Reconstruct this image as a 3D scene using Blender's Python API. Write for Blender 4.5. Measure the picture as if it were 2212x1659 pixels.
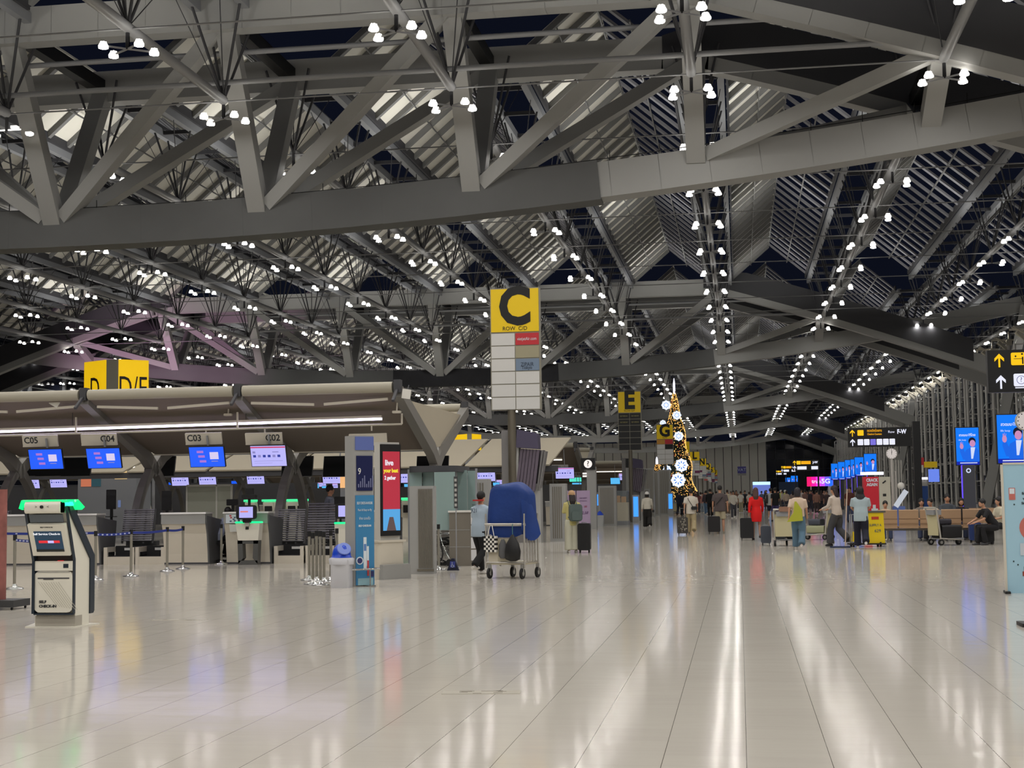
import bpy, math, random
from mathutils import Vector, Matrix
random.seed(7)
for _o in list(bpy.data.objects): bpy.data.objects.remove(_o)
SC = bpy.context.scene
COL = SC.collection
PI = math.pi
V = Vector
# ---------------------------------------------------------------- camera
FPX, PCX, PCY, EYE = 3100.0, 1106.0, 829.5, 1.55
_yd = V((1598-PCX, -(1065-PCY), -FPX)).normalized()
_up = V((-.0135, 1, -.0781)); _zd = (_up-_up.dot(_yd)*_yd).normalized(); _xd = _yd.cross(_zd)
RM = Matrix((_xd, _yd, _zd))
cd = bpy.data.cameras.new('camera'); cam = bpy.data.objects.new('camera', cd); COL.objects.link(cam)
cd.sensor_fit = 'HORIZONTAL'; cd.sensor_width = 36.0; cd.lens = 36.0*FPX/2212.0
cd.clip_start = .1; cd.clip_end = 2000
cam.matrix_world = Matrix.Translation((0, 0, EYE)) @ RM.to_4x4()
SC.camera = cam
# ---------------------------------------------------------------- night sky and exposure
w = bpy.data.worlds.new('night'); SC.world = w; w.use_nodes = True
w.node_tree.nodes['Background'].inputs[0].default_value = (.010, .013, .028, 1)
w.node_tree.nodes['Background'].inputs[1].default_value = .35
SC.view_settings.view_transform = 'Standard'; SC.view_settings.look = 'None'
SC.view_settings.gamma = 1; SC.view_settings.use_curve_mapping = False
SC.view_settings.exposure = 0.0
cy = SC.cycles
cy.use_denoising = True
try: cy.denoiser = 'OPENIMAGEDENOISE'
except Exception: pass
cy.max_bounces = 6; cy.diffuse_bounces = 3; cy.glossy_bounces = 3; cy.transmission_bounces = 4; cy.transparent_max_bounces = 8
cy.sample_clamp_indirect = 3.0; cy.sample_clamp_direct = 0; cy.caustics_reflective = False; cy.caustics_refractive = False
cy.use_light_tree = True
cy.use_adaptive_sampling = True; cy.adaptive_threshold = .03

UPW = 240.0    # watts of each added roof fill light
# the hall's lamps carry on overhead and behind the viewer
for _i in range(-3, 4):
    for _j in range(-3, 5):
        _l = bpy.data.lights.new('overhead_lamp', 'AREA'); _l.shape = 'DISK'; _l.size = .8; _l.energy = 330; _l.color = (1, .96, .91)
        _lo = bpy.data.objects.new('overhead_lamp', _l); COL.objects.link(_lo); _lo.location = (-1.4+_i*9.15, 8+_j*9.0, 16.4)
def P(px, py, Y):
    """world point on the plane y = Y seen at that place of the photograph"""
    d = RM @ V((px-PCX, PCY-py, -FPX)); t = Y/d.y
    return V((d.x*t, Y, EYE+d.z*t))
def G(px, py, z=0.0):
    d = RM @ V((px-PCX, PCY-py, -FPX)); t = (z-EYE)/d.z
    return V((d.x*t, d.y*t, z))
def fx(px, Y): return P(px, 1100, Y).x
# ---------------------------------------------------------------- materials
_M = {}
def lin(c):
    return tuple((x/255/12.92 if x/255 <= .04045 else ((x/255+.055)/1.055)**2.4) for x in c)
def mat(name, rgb=(128, 128, 128), rough=.6, metal=0.0, noise=0.0, nscale=8.0, emit=0.0, emrgb=None, spec=.5, alpha=1.0, trans=0.0, sample=None, bump=0.0):
    if name in _M: return _M[name]
    m = bpy.data.materials.new(name); m.use_nodes = True; nt = m.node_tree; b = nt.nodes['Principled BSDF']
    c = lin(rgb)
    b.inputs['Base Color'].default_value = (*c, 1); b.inputs['Roughness'].default_value = rough
    b.inputs['Metallic'].default_value = metal; b.inputs['Specular IOR Level'].default_value = spec
    if noise or bump:
        tc = nt.nodes.new('ShaderNodeTexCoord'); n = nt.nodes.new('ShaderNodeTexNoise'); n.inputs['Scale'].default_value = nscale
        n.inputs['Detail'].default_value = 4
        nt.links.new(tc.outputs['Object'], n.inputs['Vector'])
        if noise:
            r = nt.nodes.new('ShaderNodeMix'); r.data_type = 'RGBA'
            r.inputs[6].default_value = (*[x*(1-noise) for x in c], 1); r.inputs[7].default_value = (*[min(1, x*(1+noise)) for x in c], 1)
            nt.links.new(n.outputs['Fac'], r.inputs[0]); nt.links.new(r.outputs[2], b.inputs['Base Color'])
        if bump:
            bp = nt.nodes.new('ShaderNodeBump'); bp.inputs['Strength'].default_value = bump; bp.inputs['Distance'].default_value = .02
            nt.links.new(n.outputs['Fac'], bp.inputs['Height']); nt.links.new(bp.outputs[0], b.inputs['Normal'])
    if emit:
        b.inputs['Emission Color'].default_value = (*lin(emrgb or rgb), 1); b.inputs['Emission Strength'].default_value = emit
    if alpha < 1: b.inputs['Alpha'].default_value = alpha
    if trans: b.inputs['Transmission Weight'].default_value = trans
    if sample: m.cycles.emission_sampling = sample
    _M[name] = m
    return m
def glow(name, rgb=(255, 255, 255), s=1.0, sample='NONE'):
    """a lit face: black body, emission only"""
    if name in _M: return _M[name]
    return mat(name, (8, 8, 8), .25, emit=s, emrgb=rgb, sample=sample)
# ---------------------------------------------------------------- mesh building
class MB:
    def __init__(s): s.v = []; s.f = []; s.m = []; s.mats = []; s.sm = []
    def mi(s, m):
        if m not in s.mats: s.mats.append(m)
        return s.mats.index(m)
    def add(s, vs, fs, m=None, smooth=False):
        o = len(s.v); s.v += [V(x) for x in vs]
        k = s.mi(m) if m is not None else 0
        for f in fs: s.f.append(tuple(i+o for i in f)); s.m.append(k); s.sm.append(smooth)
        return s
    def box(s, c, d, m=None, rz=0, rx=0, ry=0):
        R = Matrix.Rotation(rz, 3, 'Z') @ Matrix.Rotation(ry, 3, 'Y') @ Matrix.Rotation(rx, 3, 'X')
        c = V(c); vs = [c+R @ V((x*d[0]/2, y*d[1]/2, z*d[2]/2)) for x in (-1, 1) for y in (-1, 1) for z in (-1, 1)]
        return s.add(vs, [(0, 1, 3, 2), (4, 6, 7, 5), (0, 4, 5, 1), (2, 3, 7, 6), (0, 2, 6, 4), (1, 5, 7, 3)], m)
    def bb(s, x0, x1, y0, y1, z0, z1, m=None):
        return s.box(((x0+x1)/2, (y0+y1)/2, (z0+z1)/2), (x1-x0, y1-y0, z1-z0), m)
    def rbox(s, c, d, r, m=None, rz=0, n=3, axis='Z', smooth=True):
        """box with its edges along one axis rounded"""
        c = V(c); R = Matrix.Rotation(rz, 3, 'Z'); pts = []
        a, b, h = {'Z': (0, 1, 2), 'Y': (0, 2, 1), 'X': (1, 2, 0)}[axis]
        for cx, cyy, a0 in ((1, 1, 0), (-1, 1, PI/2), (-1, -1, PI), (1, -1, 3*PI/2)):
            for i in range(n+1):
                t = a0+i/n*PI/2; pts.append((cx*(d[a]/2-r)+r*math.cos(t), cyy*(d[b]/2-r)+r*math.sin(t)))
        N = len(pts); vs = []
        for sg in (-1, 1):
            for p in pts:
                q = [0, 0, 0]; q[a], q[b], q[h] = p[0], p[1], sg*d[h]/2; vs.append(c+R @ V(q))
        s.add(vs, [(i, (i+1) % N, N+(i+1) % N, N+i) for i in range(N)], m, smooth)
        s.add(vs, [tuple(range(N))[::-1], tuple(range(N, 2*N))], m)
        return s
    def beam(s, p, q, w_, h, m=None, up=(0, 0, 1)):
        p = V(p); q = V(q); d = (q-p).normalized(); u = V(up); sx = d.cross(u)
        if sx.length < 1e-4: sx = d.cross(V((0, 1, 0)))
        sx.normalize(); u = sx.cross(d)
        vs = [e+sx*(a*w_/2)+u*(b*h/2) for e in (p, q) for a, b in ((-1, -1), (1, -1), (1, 1), (-1, 1))]
        return s.add(vs, [(0, 1, 2, 3)[::-1], (4, 5, 6, 7), (0, 1, 5, 4), (1, 2, 6, 5), (2, 3, 7, 6), (3, 0, 4, 7)], m)
    def tube(s, pts, r, m=None, n=8, cap=True, smooth=True):
        pts = [V(p) for p in pts]; rr = r if isinstance(r, (list, tuple)) else [r]*len(pts)
        vs = []; prev = None
        for i, p in enumerate(pts):
            d = (pts[min(i+1, len(pts)-1)]-pts[max(i-1, 0)]).normalized()
            if prev is None: a = V((0, 0, 1)) if abs(d.z) < .9 else V((1, 0, 0)); u = d.cross(a).normalized()
            else: u = (prev-prev.dot(d)*d).normalized()
            prev = u; w2 = d.cross(u)
            for k in range(n):
                t = 2*PI*k/n; vs.append(p+(u*math.cos(t)+w2*math.sin(t))*rr[i])
        fs = [(i*n+k, i*n+(k+1) % n, (i+1)*n+(k+1) % n, (i+1)*n+k) for i in range(len(pts)-1) for k in range(n)]
        s.add(vs, fs, m, smooth)
        if cap: s.add(vs, [tuple(range(n))[::-1], tuple(range((len(pts)-1)*n, len(pts)*n))], m)
        return s
    def lathe(s, prof, c=(0, 0, 0), m=None, n=12, smooth=True, sx=1, sy=1):
        c = V(c); vs = []
        for r, z in prof:
            for k in range(n): t = 2*PI*k/n; vs.append(c+V((r*sx*math.cos(t), r*sy*math.sin(t), z)))
        fs = [(i*n+k, i*n+(k+1) % n, (i+1)*n+(k+1) % n, (i+1)*n+k) for i in range(len(prof)-1) for k in range(n)]
        s.add(vs, fs, m, smooth)
        s.add(vs, [tuple(range(n))[::-1], tuple(range((len(prof)-1)*n, len(prof)*n))], m)
        return s
    def prism(s, pts, a0, a1, m=None, axis='X', smooth=False):
        """outline in the two other axes pushed along axis"""
        N = len(pts); vs = []
        for a in (a0, a1):
            for p in pts: vs.append({'X': (a, p[0], p[1]), 'Y': (p[0], a, p[1]), 'Z': (p[0], p[1], a)}[axis])
        s.add(vs, [(i, (i+1) % N, N+(i+1) % N, N+i) for i in range(N)], m, smooth)
        return s.add(vs, [tuple(range(N))[::-1], tuple(range(N, 2*N))], m)
    def quad(s, a, b, c, d, m=None): return s.add([a, b, c, d], [(0, 1, 2, 3)], m)
    def mesh(s, name, m=None):
        me = bpy.data.meshes.new(name); me.from_pydata([tuple(v) for v in s.v], [], s.f)
        ms = s.mats if any(x is not None for x in s.mats) else [m]
        for x in ms: me.materials.append(x)
        me.polygons.foreach_set('material_index', s.m); me.polygons.foreach_set('use_smooth', s.sm); me.update()
        return me
    def build(s, name, m=None, parent=None, loc=None, rz=0, **tagkw):
        return link(name, s.mesh(name, m), parent, loc, rz, **tagkw)
def link(name, data, parent=None, loc=None, rz=0, label=None, cat=None, group=None, kind=None):
    o = bpy.data.objects.new(name, data); COL.objects.link(o)
    if parent is not None: o.parent = parent
    if loc is not None: o.location = loc
    if rz: o.rotation_euler = (0, 0, rz)
    for k, v_ in (('label', label), ('category', cat), ('group', group), ('kind', kind)):
        if v_: o[k] = v_
    return o
def thing(name, label, cat, loc=(0, 0, 0), rz=0, group=None, kind=None):
    return link(name, None, None, loc, rz, label, cat, group, kind)
def struct(name, mb, m=None, label=None, cat=None):
    return mb.build(name, m, kind='structure', label=label, cat=cat)
_CH = {}
def kids(o):
    return [c for c in ALLK.get(o.name, [])]
ALLK = {}
def copy_tree(o, loc=None, rz=None, label=None, group=None, parent=None):
    c = o.copy(); COL.objects.link(c)
    if parent is not None: c.parent = parent
    if loc is not None: c.location = loc
    if rz is not None: c.rotation_euler = (0, 0, rz)
    if label: c['label'] = label
    if group: c['group'] = group
    for ch in sorted((x for x in o.children), key=lambda x: x.name): copy_tree(ch, parent=c)
    return c
def seal(o):
    return o
_FONT = None
_TX = {}
def text(body, size, m, parent, loc, rz=0, rx=PI/2, ry=0, name='lettering', align='CENTER', sx=1.0, bold=0.0, depth=.002, shear=0, label=None):
    """flat raised lettering turned into a mesh; faces -Y unless turned"""
    key = (body, size, align, sx, bold, shear)
    if key not in _TX:
        cu = bpy.data.curves.new('lettering', 'FONT'); cu.body = body; cu.size = size; cu.align_x = align; cu.align_y = 'CENTER'
        cu.extrude = depth; cu.offset = bold; cu.resolution_u = 3; cu.shear = shear; cu.fill_mode = 'BOTH'
        o = bpy.data.objects.new('lettering_curve', cu); COL.objects.link(o)
        bpy.context.view_layer.update()
        me = bpy.data.meshes.new_from_object(o.evaluated_get(bpy.context.evaluated_depsgraph_get()))
        bpy.data.objects.remove(o); bpy.data.curves.remove(cu)
        if sx != 1: 
            for v_ in me.vertices: v_.co.x *= sx
        _TX[key] = me
    me = _TX[key].copy(); me.materials.clear(); me.materials.append(m)
    o = link(name, me, parent, loc, label=label); o.rotation_euler = (rx, ry, rz)
    return o
def ordn(n):
    return ['zeroth', 'first', 'second', 'third', 'fourth', 'fifth', 'sixth', 'seventh', 'eighth', 'ninth', 'tenth', 'eleventh', 'twelfth', 'thirteenth', 'fourteenth', 'fifteenth',
            'sixteenth', 'seventeenth', 'eighteenth', 'nineteenth', 'twentieth'][n] if n <= 20 else ('twenty-'+ordn(n-20) if n < 30 else 'thirtieth' if n == 30 else 'thirty-'+ordn(n-30) if n < 40 else 'fortieth' if n == 40 else 'forty-'+ordn(n-40))
# ================================================================ the hall
GRID = 9.15; ROWX0 = -1.4; FACX = 27.3; LEFTX = -85.2; MIDX = ROWX0-3*GRID
T1 = 57.6; TS = [T1+81*i for i in range(5)]; WALLY = 394.0
st_face = mat('painted_steel', (172, 172, 170), .55, noise=.04, nscale=.6)
st_grey = mat('grey_steel', (142, 144, 148), .5, noise=.05, nscale=1.5)
st_dark = mat('dark_steel', (66, 66, 70), .6)
st_tube = mat('tube_steel', (156, 157, 160), .45)
cloth_grey = mat('grey_wrap_cloth', (106, 107, 107), .9, noise=.12, nscale=.5, bump=.6)
net_black = mat('black_wrap_cloth', (52, 52, 56), .95, noise=.3, nscale=1.2)
black = mat('black_plastic', (16, 16, 18), .5)
white_p = mat('white_paint', (225, 222, 214), .45)
# floor: polished tiles with joints running along and across the hall
fm = bpy.data.materials.new('polished_tile'); fm.use_nodes = True; nt = fm.node_tree; bs = nt.nodes['Principled BSDF']
tc = nt.nodes.new('ShaderNodeTexCoord'); sep = nt.nodes.new('ShaderNodeSeparateXYZ'); nt.links.new(tc.outputs['Object'], sep.inputs[0])
def nmath(op, a, b=None):
    n = nt.nodes.new('ShaderNodeMath'); n.operation = op
    for i, x in enumerate((a, b)):
        if x is None: continue
        if hasattr(x, 'links'): nt.links.new(x, n.inputs[i])
        else: n.inputs[i].default_value = x
    return n.outputs[0]
TILE = .4845
def joint(axis, size, off, wd):
    f = nmath('FRACT', nmath('ADD', nmath('DIVIDE', sep.outputs[axis], size), off))
    return nmath('LESS_THAN', nmath('ABSOLUTE', nmath('SUBTRACT', f, .5)), wd)
jx = joint(0, TILE, .5+.30/TILE*0, .0042); jy = joint(1, TILE, .2, .0022)
ns = nt.nodes.new('ShaderNodeTexNoise'); ns.inputs['Scale'].default_value = .35; ns.inputs['Detail'].default_value = 3
nt.links.new(tc.outputs['Object'], ns.inputs['Vector'])
br = nt.nodes.new('ShaderNodeTexWhiteNoise'); br.noise_dimensions = '2D'
cmb = nt.nodes.new('ShaderNodeCombineXYZ')
nt.links.new(nmath('FLOOR', nmath('DIVIDE', sep.outputs[0], TILE)), cmb.inputs[0]); nt.links.new(nmath('FLOOR', nmath('DIVIDE', sep.outputs[1], TILE)), cmb.inputs[1])
nt.links.new(cmb.outputs[0], br.inputs['Vector'])
mx = nt.nodes.new('ShaderNodeMix'); mx.data_type = 'RGBA'
mx.inputs[6].default_value = (*lin((192, 186, 176)), 1); mx.inputs[7].default_value = (*lin((200, 195, 184)), 1)
nt.links.new(nmath('ADD', nmath('MULTIPLY', ns.outputs['Fac'], .7), nmath('MULTIPLY', br.outputs['Value'], .3)), mx.inputs[0])
m2 = nt.nodes.new('ShaderNodeMix'); m2.data_type = 'RGBA'; m2.inputs[7].default_value = (*lin((92, 86, 76)), 1)
nt.links.new(mx.outputs[2], m2.inputs[6]); nt.links.new(nmath('MINIMUM', nmath('ADD', jx, nmath('MULTIPLY', jy, .35)), 1.0), m2.inputs[0])
nt.links.new(m2.outputs[2], bs.inputs['Base Color'])
wv = nt.nodes.new('ShaderNodeTexNoise'); wv.inputs['Scale'].default_value = 1.3; wv.inputs['Detail'].default_value = 2
mp = nt.nodes.new('ShaderNodeMapping'); mp.inputs['Scale'].default_value = (1, 2.2, 1); nt.links.new(tc.outputs['Object'], mp.inputs[0]); nt.links.new(mp.outputs[0], wv.inputs['Vector'])
bp = nt.nodes.new('ShaderNodeBump'); bp.inputs['Strength'].default_value = .10; bp.inputs['Distance'].default_value = .02
nt.links.new(wv.outputs['Fac'], bp.inputs['Height']); nt.links.new(bp.outputs[0], bs.inputs['Normal'])
bs.inputs['Roughness'].default_value = .105; bs.inputs['Specular IOR Level'].default_value = .13
struct('floor', MB().bb(LEFTX, FACX+.6, -10, WALLY+1, -.3, 0, fm))

# far end wall of pale panels, and the dark glazing to its right
pan = mat('wall_panel', (214, 211, 204), .6, noise=.05, nscale=.3); seam = mat('wall_seam', (38, 38, 40), .8)
wb = MB(); wx0, wx1 = -44.0, 7.3; x = wx1; pw = 2.31
while x > wx0:
    wb.bb(x-pw+.16, x, WALLY, WALLY+.4, 0, 15.6, pan); wb.bb(x-pw, x-pw+.16, WALLY+.06, WALLY+.4, 0, 15.6, seam); x -= pw
struct('wall_far', wb)
glass_d = mat('night_glass', (16, 20, 34), .08, spec=.6)
def glazing(name, mb_, frame_mb, frame_mat):
    w_ = struct(name, mb_, glass_d); f = frame_mb.build('window_frame', frame_mat, w_); return w_
g = MB().bb(7.3, FACX, WALLY, WALLY+.2, 0, 15.6); fr = MB()
for i in range(9): fr.bb(7.3+i*2.5-.06, 7.3+i*2.5+.06, WALLY-.12, WALLY, 0, 15.6)
for i in range(6): fr.bb(7.3, FACX, WALLY-.1, WALLY, i*2.6, i*2.6+.09)
glazing('window_1', g, fr, mat('frame_dull', (48, 52, 62), .5))
g = MB().bb(LEFTX-.3, LEFTX, -10, WALLY, 0, 22); fr = MB()
for i in range(45): fr.bb(LEFTX, LEFTX+.35, i*9.0-8.3, i*9.0-7.9, 0, 22)
for i in range(8): fr.bb(LEFTX, LEFTX+.15, -10, WALLY, i*3+.5, i*3+.62)
glazing('window_2', g, fr, st_grey)
g = MB().bb(FACX+.2, FACX+.4, -10, WALLY, 0, 19.2); fr = MB()
for i in range(135): fr.bb(FACX+.05, FACX+.2, i*3.0-9.05, i*3.0-8.95, 0, 19)
for i in range(13): fr.bb(FACX+.05, FACX+.2, -10, WALLY, i*1.5+.5, i*1.5+.56)
glazing('window_3', g, fr, mat('facade_frame', (92, 94, 100), .45))
g = MB().bb(LEFTX, wx0, WALLY, WALLY+.2, 0, 15.6)
struct('wall_back', g, mat('far_dark_wall', (70, 72, 78), .7))

# ---------------------------------------------------------------- roof bays: left slope closed, right slope open louvres
rf_white = mat('roof_panel_white', (238, 235, 224), .7, noise=.06, nscale=.8)
rf_rib = mat('roof_rib_grey', (126, 126, 126), .7); rf_lou = mat('louvre_grey', (140, 140, 146), .6)
ZV, ZR = 21.3, 24.1
def roof_bay(x0, x1, y0, y1, name, dark):
    xm = (x0+x1)/2; a = x0+1.3; b = x1-1.3; mb = MB()
    n = max(1, round((y1-y0)/2.3)); st = (y1-y0)/n
    mb.add([(a, y0, ZV+.3), (xm, y0, ZR+.3), (xm, y1, ZR+.3), (a, y1, ZV+.3), (a, y0, ZV+.4), (xm, y0, ZR+.4), (xm, y1, ZR+.4), (a, y1, ZV+.4)],
           [(0, 3, 2, 1), (4, 5, 6, 7), (0, 1, 5, 4), (3, 7, 6, 2), (0, 4, 7, 3), (1, 2, 6, 5)], rf_white)
    for i in range(n+1):
        y = y0+i*st
        mb.beam((a, y, ZV+.12), (xm, y, ZR+.12), .3, .26, rf_rib, up=(0, 0, 1))
    for i in range(n):
        y = y0+(i+.5)*st
        p, q = V((xm, y, ZR+.15)), V((b, y, ZV+.15))
        mb.beam(p, q, .5, .13, rf_lou)
    for t in (0, .5, 1):
        xx, zz = xm+(b-xm)*t, ZR+(ZV-ZR)*t; mb.beam((xx, y0, zz), (xx, y1, zz), .07, .12, rf_rib)
    xx = (a+xm)/2; mb.beam((xx, y0, (ZV+ZR)/2-.15), (xx, y1, (ZV+ZR)/2-.15), .05, .08, rf_rib)
    for xx in (a, b): mb.beam((xx, y0, ZV+.1), (xx, y1, ZV+.1), .12, .5, st_dark)
    return struct(name, mb)
k = 0
BAYS = [(-10+40, T1-5.3)]+[(TS[i]+5.3, TS[i+1]-5.3) for i in range(4)]+[(TS[4]+5.3, WALLY)]
ROWX = [ROWX0+GRID*i for i in range(3, -10, -1)]
for bi, (y0, y1) in enumerate(BAYS):
    for ri in range(len(ROWX)-1):
        k += 1; roof_bay(ROWX[ri+1], ROWX[ri], y0, y1, 'ceiling', False)

# ---------------------------------------------------------------- the five great trusses across the hall
def zb(x): return 13.25+.0018*(x-MIDX)**2
def zt(x):
    d = abs(x-MIDX)-27.5
    return 20.75 if d < 0 else 20.75-.29*d-.002*d*d
nodes = [ROWX0+GRID*i for i in range(-9, 4)]
def main_truss(y, idx):
    nm = ordn(idx+1)
    t = thing('roof_truss', '%s great grey steel truss spanning the hall, counted from the viewer' % nm, 'truss', (0, y, 0), group='great roof trusses')
    mb = MB()
    xs = [MIDX+s*2.0 for s in range(-28, 29)]
    for a, b in zip(xs[:-1], xs[1:]): mb.beam((a, 0, zb(a)), (b+.01, 0, zb(b)), 1.1, 1.45, st_face)
    mb.build('bottom_chord', st_face, t)
    for sy in (-1, 1):
        mb = MB()
        for a, b in zip(xs[:-1], xs[1:]): mb.beam((a, sy*4.4, zt(a)), (b+.01, sy*4.4, zt(b)), .8, 1.45, st_face)
        mb.build('top_chord', st_face, t)
        st_ = [x for x in xs if MIDX+25 < x < MIDX+52]; mr = [2*MIDX-x for x in st_][::-1]
        for xs_ in (st_, mr):
            d_ = lambda x: min(1.5, .35*(abs(x-MIDX)-25))
            up_ = [(x, zt(x)+.4+d_(x)) for x in xs_[::-1]]; lo_ = [(x, zt(x)-.12) for x in xs_]
            MB().prism(lo_+up_, sy*4.4-.44, sy*4.4+.44, st_dark, 'Y').build('dark_web_plate', st_dark, t)
        for i, nx in enumerate(nodes):
            if abs(nx-MIDX) > 48: continue
            if zt(nx) > zb(nx)+1.2:
                p = V((nx, sy*.35, zb(nx)+.3)); q = V((nx, sy*4.35, zt(nx)-.2))
                MB().beam(p, q, .75, .62, up=(0, 1, 0)).build('vertical_strut', st_face, t)
            s = 1 if nx >= MIDX-.1 else -1
            for s2 in ((1, -1) if abs(nx-MIDX) < 1 else (s,)):
                nx2 = nx+s2*GRID
                if zt(nx2) > zb(nx2)+.6:
                    MB().beam((nx+s2*.5, sy*.35, zb(nx)+.5), (nx2, sy*4.35, zt(nx2)-.3), .55, .62, up=(0, 1, 0)).build('diagonal_strut', st_face, t)
    mb = MB()
    for nx in nodes:
        if abs(nx-MIDX) < 44: mb.beam((nx, -4.4, zt(nx)), (nx, 4.4, zt(nx)), .5, .6)
    for i in range(-24, 24):
        x = MIDX+i*2.0; mb.beam((x, -.5, zb(x)+.7), (x, -.5, zb(x)+1.15), .03, .03, black); mb.beam((x, -.5, zb(x)+.85), (x+2, -.5, zb(x+2)+.85), .03, .03, black)
    for z_ in (.0, -1.1): mb.tube([(-46, -3.4+z_, 19.5+z_*1.4), (8, -3.4+z_, 19.5+z_*1.4)], .11, st_tube, 6)
    mb.build('bracing', st_face, t)
    # cloth wrapped round the bottom chord
    mb = MB(); xe = -5.3 if idx == 0 else -2.1; a = xe
    while a > -60:
        b = a-1.5; j = random.uniform(-.02, .02)
        mb.beam((a, 0, zb(a)), (b-.01, 0, zb(b)+j), 1.22+abs(j), 1.62+j, cloth_grey if not (idx == 1 and -33 < a < -16) else net_black); a = b
    if idx < 3: mb.build('cloth_cover', cloth_grey, t)
for i, y in enumerate(TS): main_truss(y, i)
# raking props that carry the trusses at the glass wall side
for i, y in enumerate(TS):
    MB().beam((26.6, y-1, zb(26.6)-.3), (22.5, y, 0), .9, .9).build('raking_prop', st_face, label='thick raking steel prop under the %s great truss by the glass wall' % ordn(i+1), cat='prop', group='raking props')

# ---------------------------------------------------------------- slender rib trusses running along the hall
def rib_mesh(y0, y1, nodeys):
    tube = MB().tube([(0, y0, 17.25), (0, y1, 17.25)], .19, None, 10)
    up = []
    for s in (-1, 1): up.append(MB().beam((s*1.0, y0, 21.0), (s*1.0, y1, 21.0), .32, .42))
    wb_ = MB()
    for ny in nodeys:
        for sx in (-1, 1):
            for sy in (-1, 1):
                yy = ny+sy*3.2
                if y0-.3 <= yy <= y1+.3: wb_.tube([(0, ny, 17.25), (sx*1.0, yy, 20.9)], .022, None, 4)
                yy = ny+sy*.9
                wb_.tube([(0, ny, 17.25), (sx*1.0, yy, 20.9)], .055, None, 6)
        wb_.beam((-1, ny, 21), (1, ny, 21), .15, .2); wb_.beam((-1, ny+4.5, 21), (1, ny+4.5, 21), .15, .2) if ny+4.5 < y1 else None
        wb_.tube([(0, ny, 17.25), (0, ny, 16.5)], .07, st_dark, 6)
    return tube.mesh('lower_tube', st_tube), [u.mesh('upper_rail', st_grey) for u in up], wb_.mesh('web_struts', st_tube)
NODEY = {}
for bi, (y0, y1) in enumerate(BAYS):
    t0 = T1-81+81*bi
    ny = [t0+4.5+9*j for j in range(9)]; ny = [y for y in ny if y0-1 < y < y1+1 and y > 38 and y < 392]
    NODEY[bi] = ny
    tm, um, wm = rib_mesh(y0-.8, min(y1+.8, WALLY-.1), ny)
    for ri, rx_ in enumerate(ROWX):
        lab = 'tubular rib truss, %s from the glass wall, %s roof bay from viewer' % (ordn(ri+1), ordn(bi+1))
        t = thing('rib_truss', lab, 'rib truss', (rx_, 0, 0), group='rib trusses')
        link('lower_tube', tm, t); link('upper_rail', um[0], t); link('upper_rail', um[1], t); link('web_struts', wm, t)
ALLN = sorted(y for b in NODEY.values() for y in b)
for i, y in enumerate(ALLN):
    for j, dz in enumerate((0,)):
        mb = MB().tube([(LEFTX, y, 17.2), (FACX, y, 17.2)], .035, None, 5)
        mb.build('tie_rod', st_tube, label='thin steel tie rod strung across the hall, %s from the viewer' % ordn(i+1), cat='tie rod', group='tie rods across the roof')

# ---------------------------------------------------------------- four-headed lamps, one under every node
lamp_e = mat('lamp_face', (255, 250, 240), .4, emit=96.0, emrgb=(255, 252, 246), sample='FRONT')
lamp_y = mat('lamp_face_yellow', (255, 236, 150), .4, emit=130.0, emrgb=(255, 232, 150), sample='FRONT')
lamp_h = mat('lamp_housing', (190, 190, 186), .5, emit=2.2, emrgb=(255, 250, 242), sample='FRONT')
lamp_up = mat('lamp_roof_fill', (255, 250, 240), .4, emit=30.0, emrgb=(255, 250, 240), sample='FRONT')  # glow of an added disc atop each head, brightening the roof
def disc(r, n=6):
    me = MB(); me.add([(r*math.cos(2*PI*k/n), r*math.sin(2*PI*k/n), 0) for k in range(n)], [tuple(range(n))[::-1]], lamp_e)
    me.lathe([(r*1.12, .0), (r*1.15, .06), (r*.8, .16), (r*.7, .2)], (0, 0, 0.004), lamp_h, 8)
    me.add([(r*.72*math.cos(2*PI*k/n), r*.72*math.sin(2*PI*k/n), .206) for k in range(n)], [tuple(range(n))], lamp_up)
    return me
head_me = disc(.155).mesh('lamp_head')
LP = [(-.62, -.5), (.62, -.5), (-.72, .5), (.72, .5)]
arm = MB().tube([(0, 0, 16.95), (0, 0, 16.5)], .07, st_dark, 6)
for x, y in LP: arm.beam((0, 0, 16.52), (x, y, 16.52), .05, .05, st_tube)
arm_me = arm.mesh('cross_arms')
cand = []
for ri, rx_ in enumerate(ROWX):
    for i, y in enumerate(ALLN):
        dist = math.hypot(rx_, y)
        px = PCX+492+(rx_/y)*FPX
        inview = -60 < px < 2300
        cand.append((0 if inview else 1, dist, ri, i, rx_, y))
cand.sort()
seen = [c for c in cand if c[0] == 0]
far = MB()
for n_, (_, dist, ri, i, rx_, y) in enumerate(cand):
    if _ == 1 and dist > 140: continue
    if _ == 1 and y < 75 and False: continue
    if n_ < 300:
        lab = 'four-headed hanging lamp, %s along the %s lamp row from the glass wall' % (ordn(i+1), ordn(ri+1))
        t = thing('ceiling_lamp', lab, 'ceiling lamp', (rx_, y, 0), group='four-headed ceiling lamps')
        link('cross_arms', arm_me, t)
        for (x, yy) in LP: link('lamp_head', head_me, t, (x, yy, 16.43))
    else:
        for (x, yy) in LP:
            far.add([(rx_+x+.13*math.cos(2*PI*k/6), y+yy+.13*math.sin(2*PI*k/6), 16.43) for k in range(6)], [(5, 4, 3, 2, 1, 0)], lamp_e)
            far.box((rx_+x, y+yy, 16.5), (.25, .25, .1), lamp_h)
        far.beam((rx_-.6, y, 16.55), (rx_+.6, y, 16.55), .05, .05, lamp_h)
far.build('distant_ceiling_lamps', lamp_e, label='mass of tiny ceiling lamps far down the hall', cat='ceiling lamps', kind='stuff')

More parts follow.
